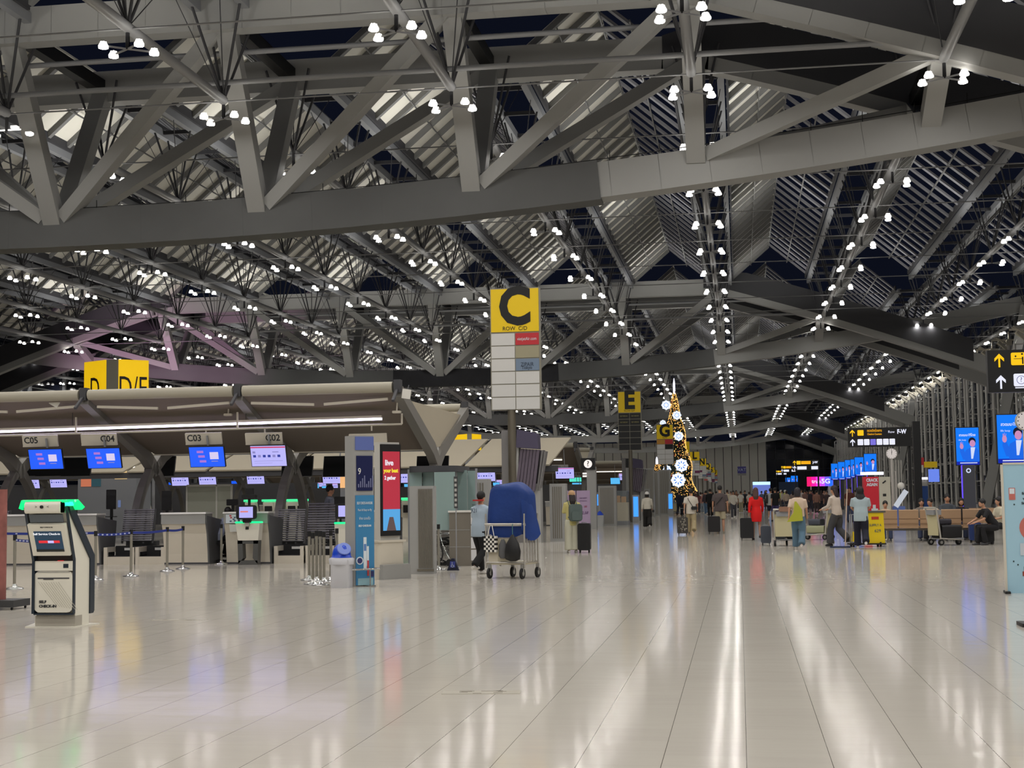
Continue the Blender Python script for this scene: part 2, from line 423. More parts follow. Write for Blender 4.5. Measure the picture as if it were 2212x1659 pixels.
# pink shop glow under the far left part of the second truss
_l = bpy.data.lights.new('pink_shop_light', 'SPOT'); _l.energy = 9000; _l.color = (1, .55, .85); _l.spot_size = 1.2; _l.spot_blend = .6; _l.shadow_soft_size = 1.0
_lo = bpy.data.objects.new('pink_shop_light', _l); COL.objects.link(_lo); _lo.location = (-58, 122, 4); _lo.rotation_euler = (V((0, 17, 10))).to_track_quat('-Z', 'Y').to_euler()

# unseen fill lights over the rib trusses, added to brighten the closed roof slopes
for _i in range(-7, 3):
    for _j in range(9):
        _l = bpy.data.lights.new('roof_fill_light', 'AREA'); _l.shape = 'DISK'; _l.size = 2.0; _l.energy = UPW; _l.color = (1, .98, .93)
        _lo = bpy.data.objects.new('roof_fill_light', _l); COL.objects.link(_lo); _lo.location = (ROWX0+GRID*(_i+.5), 46+27*_j, 17.75); _lo.rotation_euler = (PI, 0, 0)
# ================================================================ glass wall masts on the right
mast_t = mat('mast_tube', (212, 210, 206), .4, metal=.15); mast_c = mat('mast_bracket', (222, 216, 200), .5)
def mast():
    h = 15.3
    a = MB().tube([(-.9, 0, 0), (-.9, 0, h)], .25, None, 12)
    for z in range(1, 7): a.lathe([(.25, 0), (.31, .03), (.31, .15), (.25, .18)], (-.9, 0, z*2.4), mast_t, 10)
    b = MB().tube([(-2.1, .0, 3.0), (-2.1, 0, h-.8)], .13, None, 8).tube([(-.9, 4.6, 0), (-.9, 4.6, h-.3)], .13, None, 8).tube([(-1.3, 7.0, 0), (-1.3, 7.0, h-1.2)], .08, None, 6)
    c = MB()
    for z in range(1, 7):
        c.beam((-2.1, 0, z*2.4+.1), (-.9, 0, z*2.4+.1), .07, .12); c.beam((.1, 0, z*2.4+.1), (-.9, 0, z*2.4+.1), .07, .12)
        c.tube([(-2.1, 0, z*2.4), (-.9, 4.6, z*2.4+1.2)], .04, None, 5); c.tube([(-.9, 4.6, z*2.4), (-.9, 7.7, z*2.4)], .05, None, 5)
    d = MB()
    for s in (-1, 1):
        d.beam((-.9, 0, h), (-2.2, s*.5, h+.75), .16, .12); d.beam((-.9, 0, h-.6), (-1.9, s*.35, h+.3), .1, .3)
    d.box((-.9, 0, h+.25), (.5, .5, .55)); d.beam((-2.5, 0, h+.5), (.3, 0, h+.5), .12, .16); d.beam((-.9, 0, h), (-.9, 0, h+1.3), .12, .12)
    return a.mesh('mast_tube', mast_t), b.mesh('rear_tubes', mast_t), c.mesh('rungs', mast_t), d.mesh('head_bracket', mast_c)
_ms = mast()
for i in range(36):
    y = 60+9.15*i
    t = thing('facade_mast', 'tall grey tubular mast, %s along the glass wall from the viewer' % ordn(i+1), 'mast', (FACX-.6, y, 0), group='masts along the glass wall')
    for me, nm in zip(_ms, ('tube', 'rear_tubes', 'rungs', 'head_bracket')): link(nm, me, t)

# ================================================================ check-in islands
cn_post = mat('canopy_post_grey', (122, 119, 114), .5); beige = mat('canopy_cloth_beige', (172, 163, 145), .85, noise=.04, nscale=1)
brown = mat('canopy_underside_shade', (118, 107, 96), .85, noise=.06, nscale=.8); cream = mat('cream_metal', (205, 198, 184), .45)  # brown underside paints in the shade below the beige canopy cloth
led = glow('led_tube', (226, 214, 255), 7.0, sample='FRONT'); led_w = glow('led_tube_warm', (255, 246, 230), 3.0)
def curve_pts(pts, n=6):
    """Catmull-Rom through points"""
    out = []; P_ = [V(p) for p in pts]; P_ = [P_[0]*2-P_[1]]+P_+[P_[-1]*2-P_[-2]]
    for i in range(1, len(P_)-2):
        for j in range(n):
            t = j/n; a, b, c, d = P_[i-1:i+3]
            out.append(.5*((2*b)+(c-a)*t+(2*a-5*b+4*c-d)*t*t+(3*b-a-3*c+d)*t**3))
    return out+[P_[-2]]
def ribbon(mb, pts, wx, th, m=None):
    """bent flat bar: pts in the YZ plane, wx across, th thick (list ok)"""
    pts = [V(p) for p in pts]; n = len(pts); th = th if isinstance(th, list) else [th]*n; vs = []
    for i, p in enumerate(pts):
        d = (pts[min(i+1, n-1)]-pts[max(i-1, 0)]).normalized(); nn = V((0, -d.z, d.y))
        for a, b in ((-1, -1), (1, -1), (1, 1), (-1, 1)): vs.append(p+V((a*wx/2, 0, 0))+nn*(b*th[i]/2))
    fs = [(0, 1, 2, 3)[::-1], tuple(4*(n-1)+k for k in range(4))]
    for i in range(n-1):
        for k in range(4): fs.append((4*i+k, 4*i+(k+1) % 4, 4*i+4+(k+1) % 4, 4*i+4+k))
    return mb.add(vs, fs, m)
SPAN = 3.85; TIPZ = 4.0; TIPY = 4.1; VZ = 2.78
def post_meshes():
    a = MB()
    for s in (-1, 1):
        ribbon(a, curve_pts([(0, s*1.28, 0), (0, s*1.22, .7), (0, s*1.0, 1.35), (0, s*.62, 1.95), (0, 0, 2.5)], 5), .2, .2)
        ribbon(a, [(0, -s*.15, 2.32), (0, s*.6, 2.78), (0, s*TIPY, TIPZ)], .22, [.3, .34, .26])
    bs_ = []
    for s in (-1, 1): b = MB(); b.box((0, s*TIPY, TIPZ+.12), (.16, .22, .3)); b.beam((0, s*TIPY, TIPZ+.1), (0, s*(TIPY+.5), TIPZ-.25), .06, .06); bs_.append(b.mesh('tip_clamp', st_dark))
    return a.mesh('arch', cn_post), bs_
_post = post_meshes()
roller = mat('roller_beige', (172, 166, 150), .55)
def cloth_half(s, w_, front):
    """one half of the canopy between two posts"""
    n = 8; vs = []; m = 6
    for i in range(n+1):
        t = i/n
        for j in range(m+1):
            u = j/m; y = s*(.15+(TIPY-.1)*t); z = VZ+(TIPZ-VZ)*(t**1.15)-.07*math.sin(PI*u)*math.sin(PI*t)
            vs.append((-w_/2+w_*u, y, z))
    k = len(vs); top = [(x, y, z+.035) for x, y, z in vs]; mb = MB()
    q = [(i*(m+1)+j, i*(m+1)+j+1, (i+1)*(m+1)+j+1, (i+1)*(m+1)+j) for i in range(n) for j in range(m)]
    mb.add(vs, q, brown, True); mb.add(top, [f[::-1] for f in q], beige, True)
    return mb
def canopy(letter, xs, yc, detail=True):
    """posts with a cloth roof between them; xs are the post places"""
    for i, x in enumerate(xs):
        t = thing('canopy_post', 'grey forked arch post of the row %s canopy, %s from its walkway end' % (letter, ordn(i+1)), 'post', (x, yc, 0), group='canopy posts of row %s' % letter)
        link('arch', _post[0], t); link('tip_clamp', _post[1][0], t); link('tip_clamp', _post[1][1], t)
    for i in range(len(xs)-1):
        x0, x1 = xs[i+1], xs[i]; w_ = x0-x1; w_ = abs(w_)-.24; xm = (x0+x1)/2
        t = thing('canopy_bay', 'taut cloth canopy bay over row %s, %s from its walkway end' % (letter, ordn(i+1)), 'canopy', (xm, yc, 0), group='canopy bays of row %s' % letter)
        for s in (-1, 1):
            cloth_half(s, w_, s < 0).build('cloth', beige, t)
            MB().tube([(-w_/2, s*(TIPY+.02), TIPZ+.1), (w_/2, s*(TIPY+.02), TIPZ+.1)], .13, None, 10).build('roller_tube', roller, t)
        mb = MB()
        mb.tube([(-w_/2-.1, 0, VZ+.02), (w_/2+.1, 0, VZ+.02)], .05, None, 6)
        if detail:
            MB().beam((-w_/2+.15, -TIPY+.12, TIPZ-.18), (-.12, -TIPY+.12, TIPZ-.25), .05, .06).build('edge_batten', cream, t); MB().beam((.12, -TIPY+.12, TIPZ-.25), (w_/2-.15, -TIPY+.12, TIPZ-.16), .05, .06).build('edge_batten', cream, t)
        mb.build('valley_rail', cream, t)
CX0 = -7.75; CYC = 36.4
xsC = [CX0-SPAN*i for i in range(7)]
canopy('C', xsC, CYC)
# end sail between the fork arms
sail = MB(); pts = curve_pts([(-3.75, 3.98), (-2.6, 3.42), (-1.3, 2.74), (-.5, 2.42), (0, 2.35), (.5, 2.42), (1.3, 2.74), (2.6, 3.42), (3.75, 3.98)], 3)
n = len(pts)
top = [(-3.7, 3.93)]; ys = [3.7*math.cos(PI*i/24) for i in range(25)]
prof = [(-3.55+7.1*i/28) for i in range(29)]
out = [(y, 2.47+math.sqrt((.375*y)**2+.14)) for y in prof]
sail.prism(out, -.02, .02, beige, 'X')
sail.build('canopy_sail', beige, loc=(CX0+.02, CYC, 0), label='beige cloth sail stretched in the fork of the walkway end arch post of row C', cat='cloth sail')
# back-facing sloping panels of the other side of the C and D island
for i in range(8):
    x1 = -6.1-3.1*i; mb = MB()
    mb.add([(x1-2.95-.35, 49, 2.62), (x1-.35, 49, 2.62), (x1, 52.6, 3.68), (x1-2.95, 52.6, 3.68), (x1-2.95-.35, 49.02, 2.57), (x1-.35, 49.02, 2.57), (x1, 52.62, 3.63), (x1-2.95, 52.62, 3.63)],
           [(0, 1, 2, 3), (7, 6, 5, 4), (0, 4, 5, 1), (1, 5, 6, 2), (2, 6, 7, 3), (3, 7, 4, 0)], beige)
    mb.build('sloping_canopy', beige, label='sloping beige canopy panel behind row C, %s from the walkway' % ordn(i+1), cat='canopy panel', group='sloping panels of row D')
MB().bb(-31, -6.2, 49.1, 49.5, 2.38, 2.58).build('service_beam', st_dark, label='long dark service beam under the beige panels behind row C', cat='service beam')

# ---- LED batten, rail, number boards, monitors of row C
t = thing('light_batten', 'long thin LED light batten hanging under the row C canopy', 'light batten', (0, 33.0, 0))
p0, p1 = P(-300, 938, 33), P(825, 900, 33); p0.y = p1.y = 0
MB().beam(p0, p1, .1, .06).build('housing', cream, t); MB().beam(p0-V((0, .02, .055)), p1-V((0, .02, .055)), .07, .05).build('light_tube', led, t)
mb = MB()
for f in (.42, .75): q = p0.lerp(p1, f); mb.tube([q, q+V((0, 0, .62))], .008, st_dark, 5)
mb.build('hanging_rods', st_dark, t)
t = thing('sign_rail', 'pale round rail carrying the counter number boards of row C', 'rail', (0, 32.9, 0))
q0, q1 = P(-300, 950, 32.9), P(868, 916, 32.9); q0.y = q1.y = 0
MB().tube([q0, q1], .025, None, 8).tube([q1, q1+V((0, 0, .25))], .025, None, 8).build('rail', cream, t)
mb = MB()
for px in (100, 225, 445, 572, 803): f = (P(px, 940, 32.9).x-q0.x)/(q1.x-q0.x); q = q0.lerp(q1, f); mb.box(q-V((0, 0, .07)), (.03, .03, .14))
for px in (164, 513): f = (P(px, 940, 32.9).x-q0.x)/(q1.x-q0.x); q = q0.lerp(q1, f); mb.box(q+V((0, 0, .2)), (.04, .04, .4))
mb.build('hanger', cream, t)
sign_g = mat('board_grey', (178, 177, 172), .5); ink = mat('dark_ink', (46, 48, 52), .6); ink_w = glow('white_ink_lit', (250, 250, 255), 1.1)
scr_blue = glow('screen_blue', (20, 92, 255), 1.0); scr_lav = glow('screen_lavender', (190, 186, 255), .95); ink_pink = glow('pink_ink', (176, 120, 220), .9); ink_lav = glow('lav_ink', (226, 214, 250), .9)
ink_red = glow('red_band', (226, 60, 110), .8); ink_blue = glow('blue_ink', (50, 70, 190), .6); ink_gr = glow('soft_ink', (150, 146, 215), .8)
def monitor(px, py, wpx, hpx, Y, face, number=None, label='', tilt=.30, content='airline', group='monitors over the check-in counters', name='counter_monitor'):
    c = P(px, py, Y); s = Y/FPX; w_ = wpx*s; h = hpx*s/math.cos(tilt)
    t = thing(name, label, 'monitor', c, 0, group)
    t.rotation_euler = (-tilt if False else tilt, 0, 0)
    MB().rbox((0, .03, 0), (w_+.03, .05, h+.03), .01, axis='Y').build('case', black, t)
    MB().bb(-w_*.3, w_*.3, .05, .12, -h*.3, h*.3).build('rear_box', black, t)
    MB().bb(-w_/2, w_/2, -.002, .004, -h/2, h/2).build('screen', face, t)
    MB().box((0, .06 if Y > 33 else .15, h/2+(.24 if number is None else number)/2), (.04, .04, .24 if number is None else number)).build('hanger', st_grey, t)
    d = -.006
    mb = MB()
    if content == 'blue':
        for i, z in enumerate((.26, .03, -.22)): mb.bb(-w_*(.28-.03*i), -w_*(.09-.03*i), d, d+.002, h*z-.028, h*z+.028, ink_pink)
        mb.bb(w_*.09, w_*.34, d, d+.002, -h*.12, h*.24, ink_lav)
        mb.bb(w_*.12, w_*.31, d, d+.002, -h*.24, -h*.20, ink_gr)
        mb.build('screen_picture', ink_pink, t)
    elif content == 'airline':
        mb.bb(-w_*.5, w_*.5, d, d+.002, h*.40, h*.46, ink_red)
        mb.bb(-w_*.45, -w_*.37, d, d+.002, h*.14, h*.24, ink_gr); mb.bb(w_*.12, w_*.3, d, d+.002, h*.18, h*.22, ink_gr)
        for i in range(6): mb.bb(-w_*(.40-.14*i)-.035, -w_*(.40-.14*i)+.035, d, d+.002, -h*.06, h*.06, ink_blue if i % 3 != 1 else ink_gr)
        mb.bb(-w_*.42, w_*.4, d, d+.002, -h*.25, -h*.235, ink_gr); mb.bb(-w_*.42, w_*.1, d, d+.002, -h*.35, -h*.34, ink_gr)
        mb.build('screen_picture', ink_gr, t)
    elif content == 'black': pass
    return t
for px, py, tx, al, nb in ((87, 951, 'C05', 'left', 'above the leftmost blue monitor'), (214, 948, 'C04', 'right', 'beside the C05 board'), (440, 946, 'C03', 'left', 'between C04 and C02'), (570, 946, 'C02', 'right', 'above the lavender monitor'), (795, 948, 'C01', 'left', 'half hidden behind the tall advert column')):
    Y = 32.8; c = P(px, py, Y); s = Y/FPX; w_ = 86*s; h = 24*s
    t = thing('counter_sign', 'grey counter number board %s, %s' % (tx, nb), 'number board', c, 0, 'counter number boards')
    t.rotation_euler = (.25, 0, 0)
    MB().rbox((0, 0, 0), (w_, .05, h), .012, axis='Y').bb(-w_/2, w_/2, -.035, .03, -h/2-.03, -h/2, cream).build('board', sign_g, t)
    text(tx, .215, ink, t, (-w_*.25 if al == 'left' else w_*.25, -.03, 0), bold=.004)
monitor(99, 992, 80, 44, 32.7, scr_blue, label='blue monitor showing a code square, under the C05 board', content='blue')
monitor(224, 990, 80, 44, 32.7, scr_blue, label='blue monitor showing a code square, under the C04 board', content='blue')
monitor(447, 987, 81, 44, 32.7, scr_blue, label='blue monitor showing a code square, under the C03 board', content='blue')
monitor(580, 985, 81, 45, 32.7, scr_lav, label='lavender monitor with a red top line, under the C02 board')
scr_d = mat('dark_screen_back', (4, 4, 5), .8, spec=.1)
for i, px in enumerate((58, 110, 165, 345, 642, 732, 934)):
    monitor(px, 1007, 70, 44, 43.6, scr_d, label='black back of a hanging monitor behind row C, %s from the left end' % ordn(i+1), content='black', tilt=-.25, number=.2, group='black monitor backs behind row C')

MB().tube([(-31, 43.62, 3.0), (-9.2, 43.62, 3.0)], .03, None, 8).tube([(-9.2, 43.62, 3.0), (-9.2, 43.62, 0)], .05, None, 8).tube([(-18.5, 43.62, 3.0), (-18.5, 43.62, 0)], .05, None, 8).build('monitor_rail', st_grey, label='pale rail carrying the black monitor backs behind row C', cat='rail')
# ---- the counters of row C
steel_w = mat('brushed_steel_warm', (218, 210, 194), .38, metal=.2, noise=.05, nscale=3); steel_c = mat('brushed_steel', (168, 168, 166), .35, metal=.3)
c_side = mat('counter_side_grey', (92, 93, 94), .5); c_top = mat('counter_top_white', (222, 220, 214), .35); rubber = mat('belt_rubber', (30, 30, 32), .7)
def counter(x0, x1, y, label, h=1.26, poster=False, group='steel check-in desks', front=steel_w):
    t = thing('check_in_desk', label, 'check-in desk', ((x0+x1)/2, y, 0), 0, group); w_ = x1-x0
    prof = [(0.0, .0), (-.02, .25), (-.10, .75), (-.19, 1.0), (-.21, h-.06), (.3, h-.06), (.3, 0)]
    MB().prism(prof, -w_/2+.0, w_/2-.03, front, 'X').build('front_shell', front, t)
    MB().prism([(-.215, .98), (-.215, h-.05), (-.2, h-.02), (.25, h-.02), (.25, .98)], -w_/2-.005, w_/2-.02, steel_c, 'X').build('upper_band', steel_c, t)
    MB().prism([(-.24, h-.04), (-.22, h), (.28, h), (.3, h-.04)], -w_/2-.02, w_/2, c_top, 'X').build('desk_top', c_top, t)
    MB().prism([(0.0, 0), (-.02, .25), (-.10, .75), (-.19, 1.0), (-.2, h-.08), (.9, h-.2), (.75, 0)], w_/2-.03, w_/2+.01, c_side, 'X').build('side_panel', c_side, t)
    MB().bb(-w_/2, w_/2, .3, .85, .72, .76).build('work_shelf', c_side, t)
    MB().bb(-w_/2, w_/2, -.005, .3, 0, .04).build('plinth', st_dark, t)
    return t
YC = 33.6
counter(fx(14, YC), fx(86, YC), YC, 'steel check-in desk standing behind the self check-in kiosk')
counter(fx(138, YC), fx(218, YC), YC, 'steel check-in desk under the C04 board')
counter(fx(356, YC), fx(452, YC), YC, 'wide steel check-in desk under the C03 board')
dk = counter(fx(490, YC), fx(586, YC), YC, 'steel check-in desk with a poster, under the C02 board')
counter(fx(765, YC), fx(850, YC), YC, 'steel check-in desk hidden behind the tall advert column')
w_ = (586-490)/FPX*YC
po = MB().bb(-w_/2+.02, -w_/2+.42, -.235, -.222, .99, 1.2, mat('poster_paper', (205, 212, 220), .6))
for i in range(14): 
    a, b = random.uniform(-.46, -.13), random.uniform(1.0, 1.17); po.bb(a, a+.05, -.24, -.236, b, b+.03, mat('poster_blue', (70, 84, 120), .6) if i % 4 else mat('poster_red', (190, 50, 60), .6))
po.build('poster', None, dk)
MB().box((-w_/2+.24, -.19, .87), (.28, .01, .19), mat('paper_white', (230, 230, 226), .7), rx=.3).build('notice_sheet', None, dk)
def belt(px0, px1, label):
    x0, x1 = fx(px0, YC), fx(px1, YC); w_ = x1-x0
    t = thing('weigh_belt', label, 'baggage belt', ((x0+x1)/2, YC, 0), 0, 'baggage belts of row C')
    mb = MB().bb(-w_/2, w_/2, 0, .05, 0, .19); mb.bb(-w_/2, -w_/2+.09, -.01, .06, 0, .42); mb.bb(w_/2-.09, w_/2, -.01, .06, 0, .42)
    mb.bb(-w_/2, -w_/2+.06, 0, 1.6, .3, .42); mb.bb(w_/2-.06, w_/2, 0, 1.6, .3, .42)
    mb.build('frame', steel_w, t)
    mb = MB().prism([(.05, .20), (.9, .2), (1.6, .33), (1.6, .1), (.05, .1)], -w_/2+.09, w_/2-.09, rubber, 'X'); mb.build('belt', rubber, t)
    mb = MB().bb(-w_/2+.06, w_/2-.06, .55, .6, .2, .44, rubber); mb.build('recess_panel', rubber, t)
    MB().bb(-.1, .12, .535, .548, .33, .39).build('sticker', mat('paper_white'), t)
    return t
for i, (a, b) in enumerate(((225, 291), (293, 356), (592, 656), (660, 722), (-60, 12))): belt(a, b, ['baggage belt beside the C04 desk', 'baggage belt beside the C03 desk', 'baggage belt beside the white bag drop unit', 'baggage belt behind the stacked stanchions', 'baggage belt at the left end of row C'][i])
slat_m = mat('slat_grey', (118, 117, 120), .45, metal=.3)
def slatted(px0, px1, ytop, ybot, Y, label, lean=.25):
    x0, x1 = fx(px0, Y), fx(px1, Y); w_ = x1-x0; z1 = 1.55+(1081-ytop)/FPX*Y; z0 = 1.55+(1081-ybot)/FPX*Y
    t = thing('slatted_screen', label, 'slatted screen', ((x0+x1)/2, Y, 0), 0, 'slatted steel screens of row C')
    n = 15; mb = MB()
    for i in range(n):
        z = z0+(z1-z0)*(i+.5)/n; mb.box((0, .0+lean*(z-z0), z), (w_, .035, (z1-z0)/n*.62), slat_m, rx=-.35)
    mb.build('slats', slat_m, t)
    mb = MB()
    for xx in (-w_/2, -w_*.15, w_*.2, w_/2): mb.beam((xx, .06, z0-.05), (xx, .06+lean*(z1-z0), z1), .04, .04)
    mb.bb(-w_/2, w_/2, .3, .5, 0, z0); mb.build('frame', c_side, t)
slatted(262, 328, 1099, 1172, 34.6, 'slatted grey screen between the forked arch legs left of C03')
slatted(597, 655, 1103, 1176, 34.5, 'slatted grey screen right of the white bag drop unit')
slatted(662, 722, 1090, 1172, 35.4, 'slatted grey screen in front of the standing clerk')
slatted(-60, 12, 1099, 1172, 34.6, 'slatted grey screen at the left edge of row C')
# dark office equipment on the desks
def desk_pc(px, py, Y, label, hgt=.45, wd=.38):
    c = P(px, py, Y); t = thing('desk_monitor', label, 'computer monitor', (c.x, Y, c.z), 0, 'black monitors on the desks')
    MB().rbox((0, 0, hgt/2), (wd, .05, hgt), .02, axis='Y').build('screen_back', black, t)
    MB().bb(-.03, .03, .0, .06, -.18, .1).bb(-.12, .12, -.08, .1, -.2, -.18).bb(-.025, .025, .0, .05, -c.z, -.18).bb(-.14, .14, -.1, .14, -c.z, -c.z+.02).build('stand', black, t)
desk_pc(240, 1100, 34.8, 'black upright monitor above the desk under C04', .5, .25)
desk_pc(360, 1103, 34.8, 'black upright monitor above the desk under C03', .5, .25)
desk_pc(502, 1092, 35.0, 'dark flat monitor behind the seated clerk', .16, .3)
desk_pc(735, 1090, 35.2, 'dark monitor beside the standing clerk', .2, .3)

# white antenna plates, small heaters
for i, (px, py, Y, sz, r_) in enumerate(((120, 866, 32.4, .24, .5), (878, 851, 32.2, .2, .15))):
    c = P(px, py, Y); o = MB().box((0, 0, 0), (sz, .04, sz*1.1), white_p, ry=r_).beam((0, .03, .0), (.0, .25, .22), .02, .02, st_dark).build('antenna_plate', white_p, loc=c, label=['white square antenna plate tilted on the second canopy post', 'white antenna plate on the end arch of row C'][i], cat='antenna')
for i, (px, py, Y) in enumerate(((493, 896, 33.0), (857, 890, 32.6))):
    c = P(px, py, Y); t = thing('hanging_heater', ['small cream hanging unit under the middle of the row C canopy', 'small cream hanging unit at the walkway end of the row C canopy'][i], 'hanging unit', c)
    MB().rbox((0, 0, 0), (.2, .1, .06), .02, cream, axis='Y').build('body', cream, t); MB().beam((0, 0, 0), (.03, 0, .42), .03, .03).build('stem', cream, t)
# ================================================================ self check-in kiosk in front
k_w = mat('kiosk_white', (232, 228, 214), .35); k_d = mat('kiosk_navy', (38, 48, 60), .35); k_gr = glow('kiosk_green', (20, 255, 120), 1.6, sample='FRONT'); k_cy = glow('kiosk_cyan', (60, 255, 225), 1.3)
def kiosk_main():
    t = thing('self_check_in_kiosk', 'white and navy self check-in kiosk with a glowing green top, at the left front', 'check-in kiosk', (-8.46, 16.9, 0)); t.scale = (1.1, 1, 1)
    # side outline: (y, z)
    so = [(.0, .12), (.0, .83), (-.25, 1.42), (-.22, 1.5), (-.12, 1.5), (.47, .86), (.5, .8), (.5, .12)]
    inner = [(.045, .0), (.045, .84), (-.2, 1.4), (-.12, 1.42), (.36, .83), (.36, .0)]
    sh = MB()
    # white shell, wider at the rear
    def ring(x, y0, y1, zz): return [(-x, y0, zz), (x, y0, zz), (x, y1, zz), (-x, y1, zz)]
    v = [(-.235, .045, 0), (.235, .045, 0), (.245, .40, 0), (-.42, .40, 0), (-.235, .045, .84), (.235, .045, .84), (.245, .40, .84), (-.40, .40, .62), (-.235, -.2, 1.42), (.235, -.2, 1.42), (.235, -.12, 1.44), (-.235, -.12, 1.44)]
    sh.add(v, [(0, 1, 2, 3)[::-1], (0, 4, 5, 1)[::-1], (1, 5, 6, 2)[::-1], (2, 6, 7, 3)[::-1], (3, 7, 4, 0)[::-1], (4, 8, 9, 5)[::-1], (5, 9, 10, 6)[::-1], (6, 10, 11, 7)[::-1], (7, 11, 8, 4)[::-1], (8, 11, 10, 9)[::-1]], k_w)
    sh.build('shell', k_w, t)
    # navy bands: front edge on the left and rear spine on the right
    b = MB(); th = .05
    def band(xa, xb, path, wd):
        n = len(path)
        for i in range(n-1): b.beam((xa, path[i][0], path[i][1]), (xa, path[i+1][0], path[i+1][1]), xb, wd, k_d, up=(0, 1, 0))
    band(-.238, .03, [(-.235, 1.5), (0, .83), (0, .17)], .09)
    band(.238, .012, [(-.235, 1.5), (0, .83), (0, .17)], .05)
    b.box((0, -.0, .165), (.47, .06, .02), k_d)
    b.prism([(-.2, 1.5), (-.08, 1.5), (.52, .87), (.52, .17), (.49, .14), (.40, .14), (.40, .83), (-.17, 1.43)], .24, .262, k_d, 'X')
    b.prism([(-.2, 1.5), (-.08, 1.5), (.52, .87), (.52, .4), (.40, .4), (.40, .83), (-.17, 1.43)], -.262, -.24, k_d, 'X')
    b.build('navy_band', k_d, t)
    MB().box((0, -.26, 1.49), (.42, .13, .14), k_w).rbox((0, -.28, 1.485), (.42, .14, .14), .04, k_w, axis='X').build('camera_bar', k_w, t)
    cb = MB().lathe([(.02, 0), (.02, .012), (.006, .014)], (0, 0, 0), black, 12).build('camera_lens', black, t, (0, -.353, 1.495)); cb.rotation_euler = (PI/2, 0, 0)
    text('>', .05, mat('kiosk_mark', (150, 148, 140), .5), t, (-.07, -.353, 1.495)); text('<', .05, mat('kiosk_mark'), t, (.07, -.353, 1.495))
    g = MB().rbox((.01, -.15, 1.565), (.54, .30, .035), .015, k_gr, axis='X')
    g.beam((-.25, -.25, 1.57), (-.285, -.24, 1.47), .07, .05, k_gr); g.beam((.24, -.12, 1.565), (.29, -.05, 1.47), .26, .05, k_gr)
    g.build('green_light_bar', k_gr, t); MB().box((.26, -.2, 1.53), (.06, .1, .05), k_cy).build('cyan_light', k_cy, t)
    # tilted upper face
    def up_pt(x, s): return V((x, -.25*s, .83+.6*s))     # s 0..1 up the tilted face
    def slab(x0, x1, s0, s1, off, th_, m_, nm, par):
        mb = MB(); nrm = V((0, -.92, -.39)).normalized()
        a, b_, c, d = up_pt(x0, s0), up_pt(x1, s0), up_pt(x1, s1), up_pt(x0, s1)
        lo = [p+nrm*off for p in (a, b_, c, d)]; hi = [p+nrm*(off+th_) for p in (a, b_, c, d)]
        mb.add(lo+hi, [(0, 3, 2, 1), (4, 5, 6, 7), (0, 1, 5, 4), (1, 2, 6, 5), (2, 3, 7, 6), (3, 0, 4, 7)], m_)
        return mb.build(nm, m_, par)
    slab(-.2, .2, .80, .96, .005, .01, mat('smoked_glass', (92, 100, 108), .15), 'smoked_window', t)
    u = slab(-.225, .225, .13, .78, .0, .05, k_w, 'screen_unit', t)
    s = slab(-.165, .165, .22, .64, .05, .004, glow('kiosk_screen', (22, 52, 74), 1.0), 'screen', u)
    slab(-.12, .13, .40, .45, .056, .002, glow('kiosk_red', (226, 40, 50), 1.0), 'screen_red_bar', u); slab(-.01, .06, .4, .45, .059, .002, glow('kiosk_lav', (200, 190, 250), 1.0), 'screen_lilac_bar', u)
    slab(-.165, .165, .22, .27, .056, .002, glow('kiosk_dark', (8, 14, 12), 1.0), 'screen_foot', u)
    e = text('Self Service Check-in', .038, ink_w, u, (-.01, -.2, 1.19)); e.rotation_euler = (PI/2+.39, 0, 0); e.location = up_pt(-.01, .585)+V((0, -.92, -.39))*.057
    e = text('SELF CHECK-IN', .022, ink, u, (0, 0, 0)); e.rotation_euler = (PI/2+.39, 0, 0); e.location = up_pt(.0, .72)+V((0, -.92, -.39))*.052
    MB().bb(-.22, .22, -.0, .2, .80, .9, mat('tray_dark', (34, 26, 24), .5)).build('tray_recess', None, t)
    MB().bb(-.23, .23, -.03, .04, .70, .82, k_w).bb(.12, .18, -.034, -.03, .735, .785, k_d).bb(-.2, .2, -.032, -.03, .68, .684, k_d).build('reader_shelf', k_w, t)
    MB().bb(.05, .12, -.036, -.02, .822, .826, glow('reader_red', (255, 60, 60), 1.0)).build('reader_light', None, t)
    fp = MB().rbox((0, 0, .44), (.455, .05, .51), .06, k_w, axis='Y').build('front_door', k_w, t)
    MB().bb(-.19, .19, -.03, -.024, .60, .615, st_dark).bb(-.12, .0, -.032, -.024, .59, .6, st_dark).build('ticket_slot', st_dark, fp)
    l = MB()
    for i in range(9):
        a = .15*i; l.beam((-.18+.03*i, -.027, .56), (.05+.03*i, -.027, .26-.005*i), .004, .004, mat('kiosk_line', (190, 185, 172), .5))
    l.build('line_pattern', None, fp)
    text('SELF', .045, ink, fp, (-.17, -.028, .315), align='LEFT', bold=.002); text('CHECK-IN', .045, ink, fp, (-.17, -.028, .262), align='LEFT', bold=.002)
    MB().bb(-.24, .24, .03, .4, .0, .14, mat('kiosk_foot', (176, 170, 158), .4)).build('plinth', None, t)
    MB().prism([(-.34, -.02), (.26, -.02), (.34, .5), (-.46, .5)], 0, .012, k_w, 'Z').build('base_plate', k_w, t)
kiosk_main()
